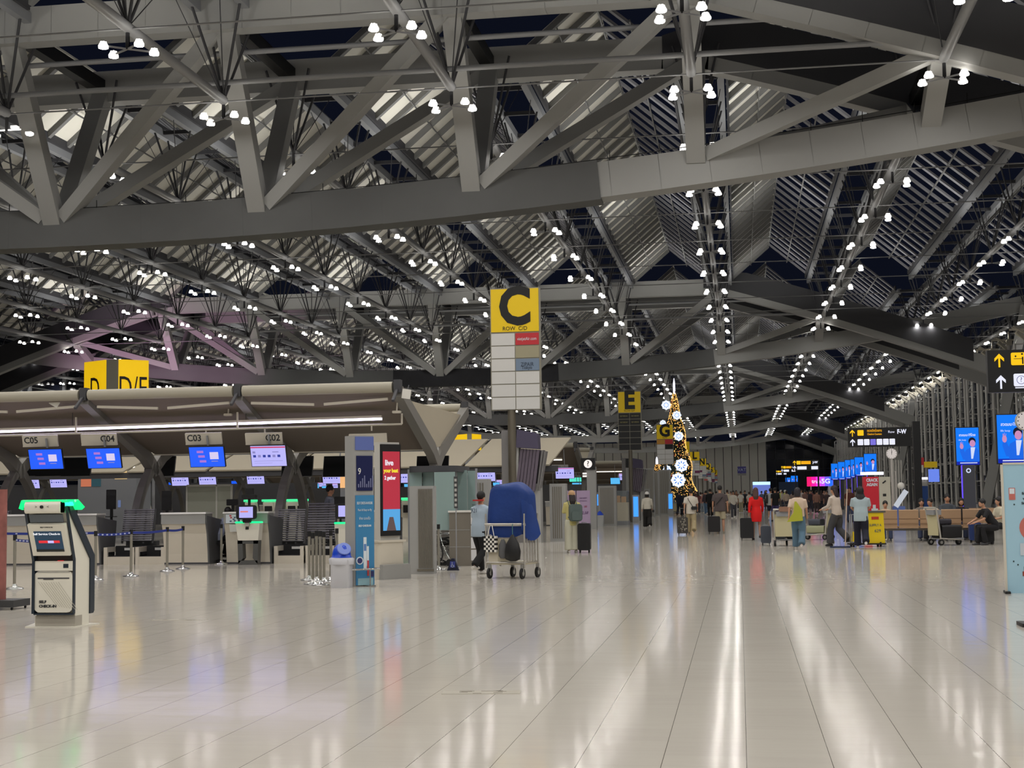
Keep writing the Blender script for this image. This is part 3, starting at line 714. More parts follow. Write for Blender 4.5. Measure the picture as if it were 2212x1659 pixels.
# banner stand and dark trolley at the left edge
t = thing('banner_board', 'tall pink and ochre picture board at the left picture edge', 'board', P(2, 1290, 19.8)*1, 0); t.location.z = 0
MB().bb(-.1, .07, -.02, .02, .12, 1.75).build('board', mat('board_art', (150, 92, 86), .6, noise=.6, nscale=6), t)
MB().bb(-.2, .33, -.25, .25, .04, .14).build('dolly', mat('dolly_grey', (58, 58, 60), .5), t)
mb = MB()
for a in (-.15, .28):
    for b in (-.2, .2): mb.tube([(a-.01, b, .02), (a+.01, b, .02)], .02, None, 8)
mb.build('castors', black, t)

# ---- stanchions with belts
chrome = mat('chrome', (196, 196, 194), .18, metal=.9); post_g = mat('post_satin', (168, 164, 152), .3, metal=.6); belt_b = mat('belt_blue', (34, 52, 140), .6); 
def stanchion(x, y, label, h=.97, group='belt stanchions before row C'):
    t = thing('belt_stanchion', label, 'stanchion', (x, y, 0), 0, group)
    MB().tube([(0, 0, .03), (0, 0, h)], .027, None, 12).build('post', post_g, t)
    MB().lathe([(.165, 0), (.165, .015), (.05, .045), (.03, .09)], (0, 0, 0), chrome, 20).build('foot', chrome, t)
    MB().tube([(0, 0, h-.1), (0, 0, h)], .035, None, 12).build('belt_head', black, t)
    return t
sp = [(206, 1253), (283, 1245), (361, 1234), (395, 1229), (478, 1219)]
names = ['stanchion half hidden behind the kiosk', 'stanchion standing before the C04 belts, first of the line', 'stanchion before the left edge of the C03 desk', 'stanchion before the middle of the C03 desk', 'lone stanchion without a belt before the seated clerk']
ST = []
for (px, py), nm in zip(sp, names): g_ = G(px, py); ST.append(g_); stanchion(g_.x, g_.y, nm)
g_ = G(31, 1272); stanchion(g_.x, g_.y, 'stanchion left of the kiosk', group='belt stanchions before row C'); SL = g_
def webbing(a, b, label, z=.9):
    mb = MB(); a = V((a.x, a.y, z)); b = V((b.x, b.y, z)); d = (b-a); n = 8
    for i in range(n):
        p, q = a+d*(i/n), a+d*((i+1)/n); sg = lambda t: -.02*math.sin(PI*t)
        p.z += sg(i/n); q.z += sg((i+1)/n); mb.beam(p, q, .003, .05, belt_b)
        if i % 1 == 0: m_ = (p+q)/2; mb.beam(m_-d.normalized()*.03+V((0, -.003, 0)), m_+d.normalized()*.03+V((0, -.003, 0)), .003, .025, mat('belt_mark', (190, 196, 220), .6))
    mb.build('belt_webbing', belt_b, label=label, cat='belt', group='blue barrier belts')
webbing(ST[0], ST[1], 'blue printed belt between the kiosk and the C04 stanchion'); webbing(ST[1], ST[2], 'blue printed belt before the forked arch legs'); webbing(ST[2], ST[3], 'short blue belt before the C03 desk')
webbing(SL, V((SL.x+.75, SL.y-.4, 0)), 'blue belt ending behind the left side of the kiosk', .88); webbing(V((-16.5, 28.6, 0)), ST[0], 'blue belt running in from the left edge', .93)
# stanchions stored together
for i, (px, py) in enumerate(((676, 1262), (684, 1256), (692, 1264), (700, 1257), (715, 1255), (728, 1250), (668, 1253))):
    g_ = G(px, py); stanchion(g_.x, g_.y, 'stored stanchion behind the waste bin, %s of the bundle from the left' % ordn([2, 3, 4, 5, 6, 7, 1][i]), .93+.02*(i % 3), 'bundle of stored stanchions')
# ---- white bag drop unit with screen
c = G(557, 1217)
t = thing('bag_drop_kiosk', 'white bag drop unit with a black framed screen and green light', 'bag drop kiosk', (c.x, 33.05, 0))
MB().prism([(-.24, .58), (.26, .58), (.3, 1.0), (-.3, 1.0)], -.02, .25, mat('unit_white', (222, 218, 204), .35), 'Y').build('cabinet', None, t)
MB().prism([(-.31, .99), (.31, .99), (.3, 1.03), (-.3, 1.03)], -.04, .2, glow('unit_green', (30, 255, 150), 1.3, sample='FRONT'), 'Y').build('green_light', None, t)
lg = MB(); lm = mat('unit_leg', (82, 82, 80), .5)
for s in (-1, 1): lg.prism([(s*.26, .6), (s*.14, .6), (s*.12, .16), (s*.24, .02)], .0, .22, lm, 'Y')
lg.bb(-.24, .24, 0, .22, .0, .1).bb(-.26, .26, 0, .22, .5, .6).build('legs', lm, t)
sc_ = MB().rbox((0, -.1, 1.25), (.5, .06, .34), .06, black, axis='Y').bb(-.1, .1, -.08, 0, 1.0, 1.1, black).build('screen_frame', black, t)
MB().bb(-.17, .17, -.134, -.131, 1.12, 1.38, scr_lav).build('screen', scr_lav, sc_); MB().bb(-.14, .05, -.138, -.135, 1.25, 1.28, glow('orange_ink', (240, 130, 110), .9)).build('screen_picture', None, sc_)
MB().tube([(0, .1, 1.0), (0, .1, 1.6)], .035, None, 8).rbox((0, .1, 1.62), (.34, .14, .1), .04, black, axis='Y').bb(-.08, .1, .05, .15, 1.68, 1.82, black).build('camera_mast', black, t)
MB().bb(-.05, .03, -.03, -.02, .84, .9, black).rbox((0, -.05, .97), (.12, .05, .1), .03, mat('unit_scanner', (170, 168, 160), .4), axis='Y').build('scanner', None, t)
t = thing('bag_drop_kiosk', 'lavender-screened bag drop unit half hidden by the tall advert column', 'bag drop kiosk', (fx(748, 33), 33.05, 0))
MB().prism([(-.24, 0), (.26, 0), (.3, .95), (-.3, .95)], -.02, .25, mat('unit_white'), 'Y').build('cabinet', None, t)
MB().bb(-.3, .3, -.04, .2, .95, .99, glow('unit_green')).build('green_light', None, t)
sc_ = MB().rbox((0, -.1, 1.25), (.5, .06, .36), .06, black, axis='Y').build('screen_frame', black, t); MB().bb(-.17, .17, -.134, -.131, 1.12, 1.38, scr_lav).build('screen', scr_lav, sc_)

# ---- waste bin
g_ = G(738, 1269)
t = thing('waste_bin', 'clear-bagged waste bin with a blue domed lid beside the advert column', 'waste bin', (g_.x, g_.y, 0))
MB().rbox((0, 0, .25), (.34, .3, .5), .05, mat('bin_clear', (205, 205, 210), .4, alpha=.82)).build('bin_body', None, t)
MB().lathe([(.215, .40), (.225, .50), (.19, .52)], (0, 0, 0), mat('bag_film', (214, 214, 220), .35, alpha=.8), 20, sy=.85).build('bag_collar', None, t)
lid = MB(); prof = [(.195, .52)]+[(.155*math.cos(a)+.012, .54+.22*math.sin(a)) for a in [i*PI/2/7 for i in range(8)]]
lid.lathe(prof, (0, 0, 0), mat('lid_blue', (26, 70, 200), .3), 20, sy=.85).build('domed_lid', None, t)
fl = MB().lathe([(.12, 0), (.11, .012)], (0, 0, 0), mat('flap_blue', (120, 140, 215), .4), 16, sy=1.15).build('lid_flap', None, t, (.07, -.075, .675)); fl.rotation_euler = (.7, .7, 0)
lt = MB(); 
for i, c_ in enumerate(((214, 110, 105), (200, 150, 100), (205, 200, 130))): lt.box((-.08+.08*i, -.02, .07), (.08, .1, .07), mat('litter%d' % i, c_, .7))
lt.build('litter', None, t)['kind'] = 'stuff'

# ---- tall advert column
cgrey = mat('column_grey', (160, 160, 158), .45); cgrey2 = mat('column_pale', (190, 188, 182), .5)
c = G(790, 1266)
t = thing('advert_column', 'tall grey column with a blue self check-in kiosk poster', 'advert column', (c.x-.02, c.y, 0), .72)
MB().bb(-.20, .19, .0, .36, 0, 2.66).build('column', cgrey, t)
bl = mat('poster_sky', (58, 130, 178), .45, noise=.06, nscale=2)
pf = MB().bb(-.175, .185, -.02, .0, .02, 1.6).build('poster', bl, t)
MB().bb(-.175, .185, -.02, 0, 2.40, 2.64, mat('header_blue', (96, 112, 176), .4)).build('header_panel', None, t)
sb = MB().bb(-.155, .16, -.02, 0, 1.68, 2.3, mat('display_navy', (42, 46, 84), .15)).build('display_panel', None, t)
text('9', .16, mat('paper_white'), sb, (-.1, -.022, 2.02), sx=.8); mb = MB()
for i in range(8): mb.bb(-.13+.04*i, -.11+.04*i, -.024, -.021, 1.74, 1.80+.05*((i*37) % 4), mat('display_ink', (120, 124, 160), .4))
mb.build('display_picture', None, sb)
wm = mat('poster_white', (216, 226, 232), .6)
text('SELF CHECK-IN KIOSK', .062, wm, pf, (0, -.024, 1.46), sx=.5, bold=.001); text('Fast & Easy to fly', .055, wm, pf, (0, -.024, 1.34), sx=.72)
text('ง่าย รวดเร็ว', .06, wm, pf, (0, -.024, 1.19), sx=.8); text('SELF CHECK-IN', .045, wm, pf, (0, -.024, 1.06), sx=.8, bold=.002)
mb = MB().bb(-.03, .03, -.026, -.021, .3, .86, wm).bb(-.022, .022, -.029, -.026, .62, .74, mat('poster_screen', (90, 130, 190), .5)).bb(.035, .075, -.026, -.021, .35, .7, wm).bb(.04, .075, -.028, -.026, .18, .45, mat('poster_red2', (196, 70, 70), .5))
mb.lathe([(.075, 0), (.075, .004)], (0, 0, 0), wm, 16) if False else None
mb.bb(.1, .17, -.026, -.021, .16, .26, mat('poster_navy', (50, 56, 110), .5)); mb.bb(-.14, .16, -.024, -.021, .02, .14, mat('poster_foot', (150, 190, 200), .5))
mb.tube([(-.105, -.024, .45), (-.105, -.029, .45)], .07, wm, 16); mb.tube([(-.105, -.026, .45), (-.105, -.032, .45)], .05, mat('poster_navy'), 16)
mb.build('poster_picture', wm, pf)
MB().tube([(-.32, -.12, .30), (.25, -.12, .30)], .018, None, 8).tube([(.24, -.12, .3), (.24, .1, .3)], .018, None, 8).tube([(.05, -.12, .3), (.05, -.12, .02)], .012, None, 8).build('guard_rail', chrome, t)
MB().bb(-.02, .12, -.2, -.0, 0, .02).build('rail_foot', chrome, t)
# ---- video totem on its steel pedestal
c = G(842, 1250)
t = thing('video_totem', 'upright video screen with a red advert on a steel pedestal', 'video totem', (c.x, c.y, 0), .9)
MB().bb(-.22, .25, .0, .18, .74, 2.62).build('cabinet', mat('totem_pale', (196, 194, 188), .4), t)
MB().rbox((0.0, .1, .36), (.62, .36, .72), .08, steel_w).bb(-.33, .33, -.1, .3, .70, .74, steel_w).build('pedestal', steel_w, t)
fr_ = MB().bb(-.22, .25, -.05, .0, .82, 2.58).build('bezel', black, t)
MB().bb(-.19, .22, -.056, -.051, 1.33, 2.44, glow('ad_red', (206, 62, 78), .75)).build('screen', None, fr_)
MB().bb(-.19, .22, -.056, -.051, .92, 1.33, glow('ad_sky', (96, 178, 240), .85)).build('screen_lower_picture', None, fr_)
MB().prism([(-.11, .92), (.12, .92), (.05, 1.18), (-.04, 1.18)], -.06, -.057, glow('ad_brown', (112, 92, 92), .7), 'Y').build('pier_picture', None, fr_)
yl = glow('ad_yellow', (250, 226, 60), .95); wl = glow('ad_white', (245, 240, 250), .95)
text('live', .15, wl, fr_, (-.04, -.058, 2.22), bold=.004); text('your best', .105, yl, fr_, (.0, -.058, 2.07), bold=.004, sx=.85); text('2 gether', .10, wl, fr_, (-.02, -.058, 1.93), bold=.003, sx=.8)
MB().prism([(-.35, 0), (.35, 0), (.33, .28), (-.33, .28)], -.22, -.12, steel_c, 'Y').build('kick_plate', steel_c, t)
# ---- ribbed steel cabinet
c = G(912, 1240)
t = thing('ribbed_cabinet', 'tall ribbed grey steel cabinet right of the video totem', 'cabinet', (c.x, c.y, 0), .08)
MB().bb(-.25, .25, 0, .4, 0, 1.78).build('body', cgrey, t)
rb = MB()
for i in range(12): rb.bb(-.07+.025*i, -.055+.025*i, -.012, 0, .12, 1.72)
rb.bb(-.1, .24, -.018, 0, .06, .1); rb.build('ribs', mat('rib_warm', (128, 122, 110), .4, metal=.4), t)
# ================================================================ booth, wheelchairs and counter beyond the ribbed cabinet
frost = mat('frosted_glass', (150, 172, 170), .25, alpha=.88); stone = mat('grey_stone', (116, 110, 100), .5, noise=.08, nscale=4)
t = thing('glass_booth', 'frosted glass booth with a dark curved fascia under the end arch of row C', 'booth', (0, 0, 0))
def pane(x0, x1, Y, ya, yb, nm='glass_panel'):
    a, b = P(x0, ya, Y), P(x1, yb, Y); MB().bb(a.x, b.x, Y-.01, Y+.01, b.z, a.z).build(nm, frost, t)
for a, b, Y, ya, yb in ((884, 913, 32.5, 1010, 1190), (913, 938, 32.6, 1010, 1190), (938, 984, 32.0, 1020, 1145), (988, 1010, 33.2, 1016, 1120), (1010, 1029, 33.4, 1017, 1120)): pane(a, b, Y, ya, yb)
a, b = P(882, 1008, 32.4), P(988, 1022, 32.4); MB().rbox(((a.x+b.x)/2, 33.2, (a.z+b.z)/2+.02), (b.x-a.x, 2.0, .14), .3, st_dark).build('fascia', st_dark, t)
mb = MB()
for px in (884, 937, 986, 1030): q = P(px, 1100, 32.7); mb.bb(q.x-.02, q.x+.02, 32.65, 32.72, 0, 2.2)
mb.build('glass_posts', st_grey, t)
wh = mat('wheel_rubber', (14, 14, 15), .6)
def wheelchair(px, py, label, rz=0):
    g_ = G(px, py); t = thing('wheelchair', label, 'wheelchair', (g_.x, g_.y, 0), rz, 'wheelchairs parked beside the booth')
    for s in (-1, 1):
        mb = MB(); r = .29
        mb.tube([(s*.27, r*math.cos(a)*1.0, .3+r*math.sin(a)) for a in [i*2*PI/20 for i in range(21)]], .018, wh, 6, cap=False)
        for i in range(6): a = i*PI/6; mb.tube([(s*.27, r*math.cos(a), .3+r*math.sin(a)), (s*.27, -r*math.cos(a), .3-r*math.sin(a))], .004, chrome, 4)
        mb.build('wheel', wh, t)
        MB().tube([(s*.2, -.42, .08), (s*.22, -.42, .08)], .08, wh, 12).build('front_castor', wh, t)
    MB().bb(-.22, .22, -.22, .2, .46, .51).build('seat', black, t); MB().bb(-.22, .22, .2, .24, .5, .92).build('backrest', black, t)
    mb = MB()
    for s in (-1, 1): mb.tube([(s*.23, .22, .25), (s*.23, .24, .95), (s*.23, .36, .97)], .013).tube([(s*.23, .22, .7), (s*.23, -.2, .7), (s*.23, -.28, .45), (s*.2, -.42, .15)], .013).tube([(s*.14, -.44, .12), (s*.2, -.55, .06)], .012)
    mb.build('frame', chrome, t)
wheelchair(944, 1222, 'folded dark wheelchair left of the disabled access cone', 1.3)
wheelchair(962, 1216, 'dark wheelchair behind the disabled access cone', 1.5)
# steel stanchion and cone
g_ = G(948, 1231); stanchion(g_.x, g_.y, 'chrome stanchion left of the disabled access cone', .97, 'belt stanchions before row C')
g_ = G(979, 1232); t = thing('access_cone', 'navy floor cone with a wheelchair symbol', 'floor cone', (g_.x, g_.y, 0))
navy = mat('cone_navy', (22, 26, 52), .5)
MB().prism([(-.125, 0), (.125, 0), (.03, .25), (-.03, .25)], -.05, .05, navy, 'Y').build('cone', navy, t)
s_ = MB().bb(-.055, .055, -.06, -.05, .06, .19, mat('cone_blue', (60, 70, 150), .5)).build('symbol_plate', None, t)
mb = MB().tube([(-.01, -.063, .165), (-.01, -.063, .11), (.022, -.063, .11), (.03, -.063, .08)], .005, wm, 6).tube([(-.01, -.063, .17), (-.01, -.0631, .175)], .011, wm, 8); mb.tube([(.0+.03*math.cos(a), -.063, .095+.025*math.sin(a)) for a in [2.2+i*.35 for i in range(12)]], .004, wm, 5); mb.build('wheelchair_symbol', wm, s_)
# counter with white top and stickers
yy = 31.9; xa, xb = fx(970, yy), fx(1029, yy)
t = thing('service_counter', 'grey stone service counter with a white top, left of the covered trolley', 'counter', ((xa+xb)/2, yy, 0)); w_ = xb-xa
MB().bb(-w_/2, w_/2, 0, .7, 0, 1.2).build('body', stone, t); MB().bb(-w_/2-.02, w_/2+.02, -.02, .72, 1.2, 1.24).build('counter_top', c_top, t)
mb = MB().bb(-w_/2, w_/2-.15, -.006, 0, .80, .812, steel_c).bb(-w_/2, w_/2-.15, -.006, 0, .42, .432, steel_c); mb.build('joint_strips', steel_c, t)
mb = MB()
for i in range(4): mb.bb(w_/2-.13, w_/2-.01, -.008, 0, .12+.27*i, .36+.27*i)
mb.build('stickers', mat('sticker_pale', (206, 206, 208), .6), t)
t = thing('wayfinding_strip', 'narrow dark totem strip with small pictograms on a thin pole', 'totem', (fx(985, 31.3), 31.3, 0))
MB().bb(-.04, .04, -.02, .02, 1.3, 2.0).build('strip', mat('strip_dark', (62, 62, 64), .5), t)
mb = MB()
for i in range(6): mb.bb(-.025, .025, -.024, -.02, 1.34+.11*i, 1.40+.11*i)
mb.build('pictograms', sign_g, t); MB().tube([(0, 0, 0), (0, 0, 1.3)], .012).lathe([(.1, 0), (.1, .02)], (0, 0, 0)).build('pole', st_grey, t)

# ================================================================ covered baggage trolley
c = G(1092, 1250)
t = thing('covered_trolley', 'tall luggage trolley heaped with bags under a royal blue sheet', 'luggage trolley', (c.x, c.y, 0), -.28)
tb = mat('trolley_tube', (196, 192, 184), .3, metal=.5); kh = mat('trolley_khaki', (178, 170, 148), .5)
mb = MB(); X0, X1, Y0, Y1 = -.40, .40, 0.0, .62
for z in (.30, 1.0): mb.tube([(X0, Y0, z), (X1, Y0, z), (X1, Y1, z), (X0, Y1, z), (X0, Y0, z)], .016)
for x in (X0, X1):
    for y in (Y0, Y1): mb.tube([(x, y, .2), (x, y, 1.22)], .018)
for i in range(1, 5): mb.tube([(X1, Y0+.62*i/5, .3), (X1, Y0+.62*i/5, 1.0)], .011)
mb.tube([(X0-.02, Y0, 1.02), (X1+.02, Y0, 1.02)], .022); mb.build('cage_frame', tb, t)
MB().bb(X0, X1, Y0, Y1, .26, .31).build('platform', kh, t); MB().bb(X0+.25, X1-.2, Y0-.01, Y0+.02, .33, .75).build('back_plate', kh, t)
MB().bb(X0+.05, X0+.3, Y0, Y0+.3, .31, .5).build('carton', mat('carton_pale', (196, 188, 170), .6), t)
for x, y in ((-.33, .0), (.36, -.02), (-.1, .55), (.42, .55)): MB().tube([(x-.02, y, .1), (x+.02, y, .1)], .1, wh, 16).tube([(x-.025, y, .1), (x+.025, y, .1)], .05, chrome, 10).bb(x-.03, x+.03, y-.02, y+.02, .12, .27, chrome).build('wheel', wh, t)
# sheet: superellipsoid heap with folds, longer drape on the right
sheet_m = mat('royal_blue_sheet', (2, 50, 122), .6, noise=.15, nscale=4, bump=.8)
vs = []; nu, nv = 56, 26
def topz(x): return 1.80-.02*((x+.1)/.3)**2-.22*max(0, x-.16)-.5*max(0, -x-.24)
for j in range(nv+1):
    v_ = j/nv
    for i in range(nu):
        a = 2*PI*i/nu; ca, sa = math.cos(a), math.sin(a); e = .42
        cx_, cy_ = (abs(ca)**e)*(1 if ca > 0 else -1), (abs(sa)**e)*(1 if sa > 0 else -1)
        if v_ < .4:
            q = v_/.4; rr = q**.8; x = .40*cx_*rr; y = .30*cy_*rr; z = topz(x)-.10*q**4+.018*math.sin(9*x+5*y)+.012*math.sin(17*y)
        else:
            q = (v_-.4)/.6; fold = .022*math.sin(a*6+.8)+.014*math.sin(a*11+2); rr = 1+.08*math.sin(q*PI*.9)*.6+fold*q*2
            x = .40*cx_*rr-.03*q*(ca < 0); y = .29*cy_*rr; z0 = topz(.40*cx_)-.10
            low = .80 if sa < .2 else .95
            if ca > .72: low = .74
            if ca < -.8: low = 1.02
            z = z0-(z0-low)*q+.03*math.sin(a*5)*q
        vs.append((x, .36+y, z))
fs = [(j*nu+i, j*nu+(i+1) % nu, (j+1)*nu+(i+1) % nu, (j+1)*nu+i) for j in range(nv) for i in range(nu)]
MB().add(vs, fs, sheet_m, True).build('blue_sheet', sheet_m, t)
fl = MB(); fv = []
for j in range(9):
    for i in range(7): u, w2 = i/6, j/8; fv.append((.36+.16*u*(.5+w2)+.02*math.sin(6*u+3*w2), .0+.35*u-.05, 1.5-.12*u-(.55+.18*math.sin(PI*u))*w2))
fl.add(fv, [(j*7+i, j*7+i+1, (j+1)*7+i+1, (j+1)*7+i) for j in range(8) for i in range(6)], sheet_m, True).build('sheet_corner', sheet_m, t)
def bag_at(name, label, cat, x, y, z, par_t): return thing(name, label, cat, par_t.matrix_basis @ V((x, y, z)), par_t.rotation_euler.z)
t.rotation_euler = (0, 0, -.28); bpy.context.view_layer.update()
b_ = bag_at('tote_bag', 'black and white checked tote bag hanging on the covered trolley', 'tote bag', -.27, -.06, .5, t)
chk = MB()
for i in range(6):
    for j in range(7): chk.bb(-.13+.043*i, -.087+.043*i, -.035, .035, .0+.043*j, .043+.043*j, white_p if (i+j) % 2 else black)
chk.build('bag_body', black, b_); MB().tube([(-.07, 0, .3), (-.02, .02, .5), (.02, .02, .5), (.07, 0, .3)], .008).build('handle', white_p, b_)
b_ = bag_at('backpack', 'black drawstring backpack hanging on the covered trolley', 'backpack', .2, -.09, .33, t)
MB().lathe([(.06, .0), (.15, .04), (.165, .18), (.13, .33), (.05, .46), (.02, .5)], (0, 0, 0), None, 14, sy=.55).build('bag_body', black, b_); MB().tube([(0, 0, .48), (-.01, .02, .70)], .008).build('cord', mat('cord_teal', (70, 120, 120), .6), b_)
b_ = bag_at('cloth_bag', 'small grey cloth bag between the checked tote and the black backpack', 'bag', -.03, -.04, .38, t)
MB().lathe([(.05, 0), (.09, .05), (.08, .25), (.03, .36)], (0, 0, 0), None, 10, sy=.5).build('bag_body', mat('grey_bag', (90, 90, 92), .8), b_)

# ================================================================ tall row signs
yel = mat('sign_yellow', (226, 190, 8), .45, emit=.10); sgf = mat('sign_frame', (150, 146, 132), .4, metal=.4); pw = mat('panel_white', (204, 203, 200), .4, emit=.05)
ptxt = mat('sign_text', (14, 14, 12), .4)
def row_sign(letter, sub, Y, x0, x1, ztop, zq, zbot, cells, pole_x, tags=(), head=1.0):
    w_ = x1-x0; cx = (x0+x1)/2
    t = thing('row_sign', 'tall yellow row sign with a black letter %s' % letter, 'row sign', (cx, Y, 0), 0, 'row letter signs')
    t.rotation_euler = (0, 0, -.0)
    MB().bb(-w_/2, w_/2, 0, .22, zbot, ztop).build('frame', sgf, t)
    yp = MB().bb(-w_/2+.03, w_/2-.03, -.03, 0, zq+.03, ztop-.03).build('letter_panel', yel, t)
    hh = ztop-zq; text(letter, hh*1.02*head, ptxt, yp, (-.0, -.035, (ztop+zq)/2+.07), bold=.045*hh, depth=.004, sx=.88)
    if sub: text(sub, .16, ptxt, yp, (0, -.036, zq+.12), sx=.95)
    n = len(cells); hgt = (zq-zbot)/n; mb = {}
    for r in range(n):
        for cI in range(2):
            m_ = cells[r][cI]
            if m_ is None: continue
            mb.setdefault(m_.name, (MB(), m_))[0].bb(-w_/2+.03+cI*(w_/2-.02), -.015+cI*(w_/2-.02), -.02, 0, zq-(r+1)*hgt+.015, zq-r*hgt-.015, m_)
    for nm, (b2, m_) in mb.items():
        pn = b2.build('name_panels', m_, t)
    for (body, r, cI, sz, m_, sx) in tags: text(body, sz, m_, t, (-w_/4+.0+cI*(w_/2-.02), -.024, zq-(r+.5)*hgt), sx=sx)
    MB().tube([(pole_x, .11, 0), (pole_x, .11, zbot)], .115, None, 16).build('pole', mat('pole_brown', (112, 106, 94), .4, metal=.4), t)
    return t
a, b = P(1058, 624, 40.5), P(1169, 884, 40.5)
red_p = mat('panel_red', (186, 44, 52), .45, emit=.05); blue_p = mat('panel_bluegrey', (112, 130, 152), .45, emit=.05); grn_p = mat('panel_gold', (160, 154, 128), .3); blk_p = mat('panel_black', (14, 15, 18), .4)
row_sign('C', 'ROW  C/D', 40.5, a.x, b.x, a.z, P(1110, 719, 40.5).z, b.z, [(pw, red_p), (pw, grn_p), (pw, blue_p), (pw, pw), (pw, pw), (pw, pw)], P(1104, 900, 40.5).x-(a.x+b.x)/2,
         [('vietjetAir.com', 0, 1, .13, wm, .75), ('ZIPAIR', 2, 1, .16, mat('zip_ink', (40, 52, 72), .5), .8)], head=1.12)
text('Tokyo', .13, mat('zip_ink'), bpy.data.objects['row_sign'], (.33, -.026, P(1110, 795, 40.5).z), sx=.9)
a, b = P(1334, 846, 81), P(1386.5, 972, 81)
g_txt = mat('faint_gold', (190, 180, 110), .5)
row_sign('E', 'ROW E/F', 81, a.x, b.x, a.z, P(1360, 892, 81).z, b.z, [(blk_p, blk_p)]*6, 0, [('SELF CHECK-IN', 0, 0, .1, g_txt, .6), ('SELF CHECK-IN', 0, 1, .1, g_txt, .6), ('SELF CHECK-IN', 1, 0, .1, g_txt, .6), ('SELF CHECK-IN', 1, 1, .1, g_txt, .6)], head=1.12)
or_p = mat('panel_orange', (210, 150, 60), .5); rd2 = mat('panel_red_pale', (200, 96, 92), .5); mag = mat('panel_magenta', (120, 50, 96), .5)
offs = {'G': 142, 'J': 107, 'L': 85.6, 'N': 71, 'Q': 60, 'S': 51, 'U': 45}
rs = random.Random(3)
for i, L in enumerate('GJLNQSU'):
    Y = 40.5*(i+3); xr = -5.42; 
    pal = [pw, pw, pw, pw, sign_g, rd2, mag, pw, pw, blue_p, pw]
    cells = [(or_p, red_p), (pw, blk_p), (pw, pw), (pw, pw), (pw, pw)] if L == 'G' else [(rs.choice(pal), rs.choice(pal)) for _ in range(6)]
    tg = [('logo', 2, 0, .1, red_p, .8)] if False else []
    row_sign(L, 'ROW', Y, xr-1.4, xr, 7.4, 6.15, 4.05, cells, 0, tg, head=1.12)

# ---- lit box signs seen over the canopies
yg = mat('box_yellow', (250, 205, 10), .5, emit=.55, emrgb=(255, 204, 10))
def box_sign(pxa, pxm, pxm2, pxb, ytop, Y, ta, tb2, label, zb_=3.6):
    A, M1, M2, B_ = P(pxa, ytop, Y), P(pxm, ytop, Y), P(pxm2, ytop, Y), P(pxb, ytop, Y); z1 = A.z
    t = thing('box_sign', label, 'lit box sign', (M1.x, Y, 0), 0, 'lit yellow box signs')
    d = .9
    def fc(p, q, dy0, dy1, nm, m_):
        vs = [(p, dy0, zb_), (q, dy1, zb_), (q, dy1, z1), (p, dy0, z1), (p, dy0+.06, zb_), (q, dy1+.06, zb_), (q, dy1+.06, z1), (p, dy0+.06, z1)]
        return MB().add(vs, [(0, 1, 2, 3), (7, 6, 5, 4), (0, 4, 5, 1), (2, 6, 7, 3), (0, 3, 7, 4), (1, 5, 6, 2)], m_).build(nm, m_, t)
    fa = fc(A.x-M1.x, 0, d, 0, 'left_face', yg); fc(0, M2.x-M1.x, 0, 0, 'corner_post', sgf); fb = fc(M2.x-M1.x, B_.x-M1.x, 0, d, 'right_face', yg)
    l = M1.x-A.x; r = B_.x-M2.x; zc = z1-1.35
    e = text(ta, 1.5, ptxt, fa, (-l/2, d/2-.04, zc), rz=-math.atan2(d, l), sx=.72); e = text(tb2, 1.5, ptxt, fb, (M2.x-M1.x+r/2, d/2-.04, zc), rz=math.atan2(d, r), sx=.6)
    MB().bb(-.2, .2, .5, .8, 0, zb_).build('post', st_grey, t)
box_sign(163, 230, 256, 303, 779, 62, 'D', 'D/E', 'lit yellow box sign lettered D and D/E above the row C canopy')
box_sign(973, 1009, 1019, 1031, 938, 62, 'E', '', 'low lit yellow box sign just above the beige panels', 3.6)

# ---- slanting ribbed duct column by the row C sign
gp = mat('duct_grey', (120, 118, 118), .45); pu = mat('duct_purple', (98, 88, 102), .5); pud = mat('duct_plum', (74, 68, 92), .6)
def service_column(Y, px0, s, label):
    """px0: pixel of its left edge, s: scale of the one at row C"""
    t = thing('service_column', label, 'service column', (fx(px0, Y), Y, 0), 0, 'ribbed service columns')
    MB().bb(0, .24, 0, .5, 0, 3.75).build('shaft', gp, t)
    MB().bb(.26, 1.05, .1, .6, 0, 1.9).build('plinth_body', gp, t)
    MB().bb(1.08, 1.3, -.05, .5, 0, 1.95).build('outer_fin', cgrey, t)
    def slat(xt0, xt1, xb0, xb1, zt_, zb_, y0, m_): MB().prism([(xb0, zb_), (xb1, zb_), (xt1, zt_), (xt0, zt_)], y0, .35, m_, 'Y').build('slanting_rib', m_, t)
    for i in range(4): slat(.24+.095*i, .32+.095*i, .24+.075*i, .31+.075*i, 3.16, 1.72, -.06-.01*i, cgrey)
    for i in range(6): slat(.66+.11*i, .755+.11*i, .48+.11*i, .575+.11*i, 3.12-.01*i, 1.84-.03*i, -.12-.012*i, pu)
    for i in range(2): slat(1.36+.09*i, 1.43+.09*i, 1.18+.06*i, 1.23+.06*i, 3.06-.04*i, 1.75, -.1, gp)
    MB().prism([(.53, 3.16), (1.28, 3.1), (1.26, 3.58), (1.18, 3.64), (.56, 3.76)], -.25, .35, pud, 'Y').build('hood', pud, t)
    MB().bb(.25, .52, -.1, .3, 3.2, 3.72).build('dark_panel', black, t)
service_column(47.4, 1085, 1, 'grey and plum slanting service column below the row C sign')
service_column(87, 1345, .8, 'grey slanting service column below the row E sign')

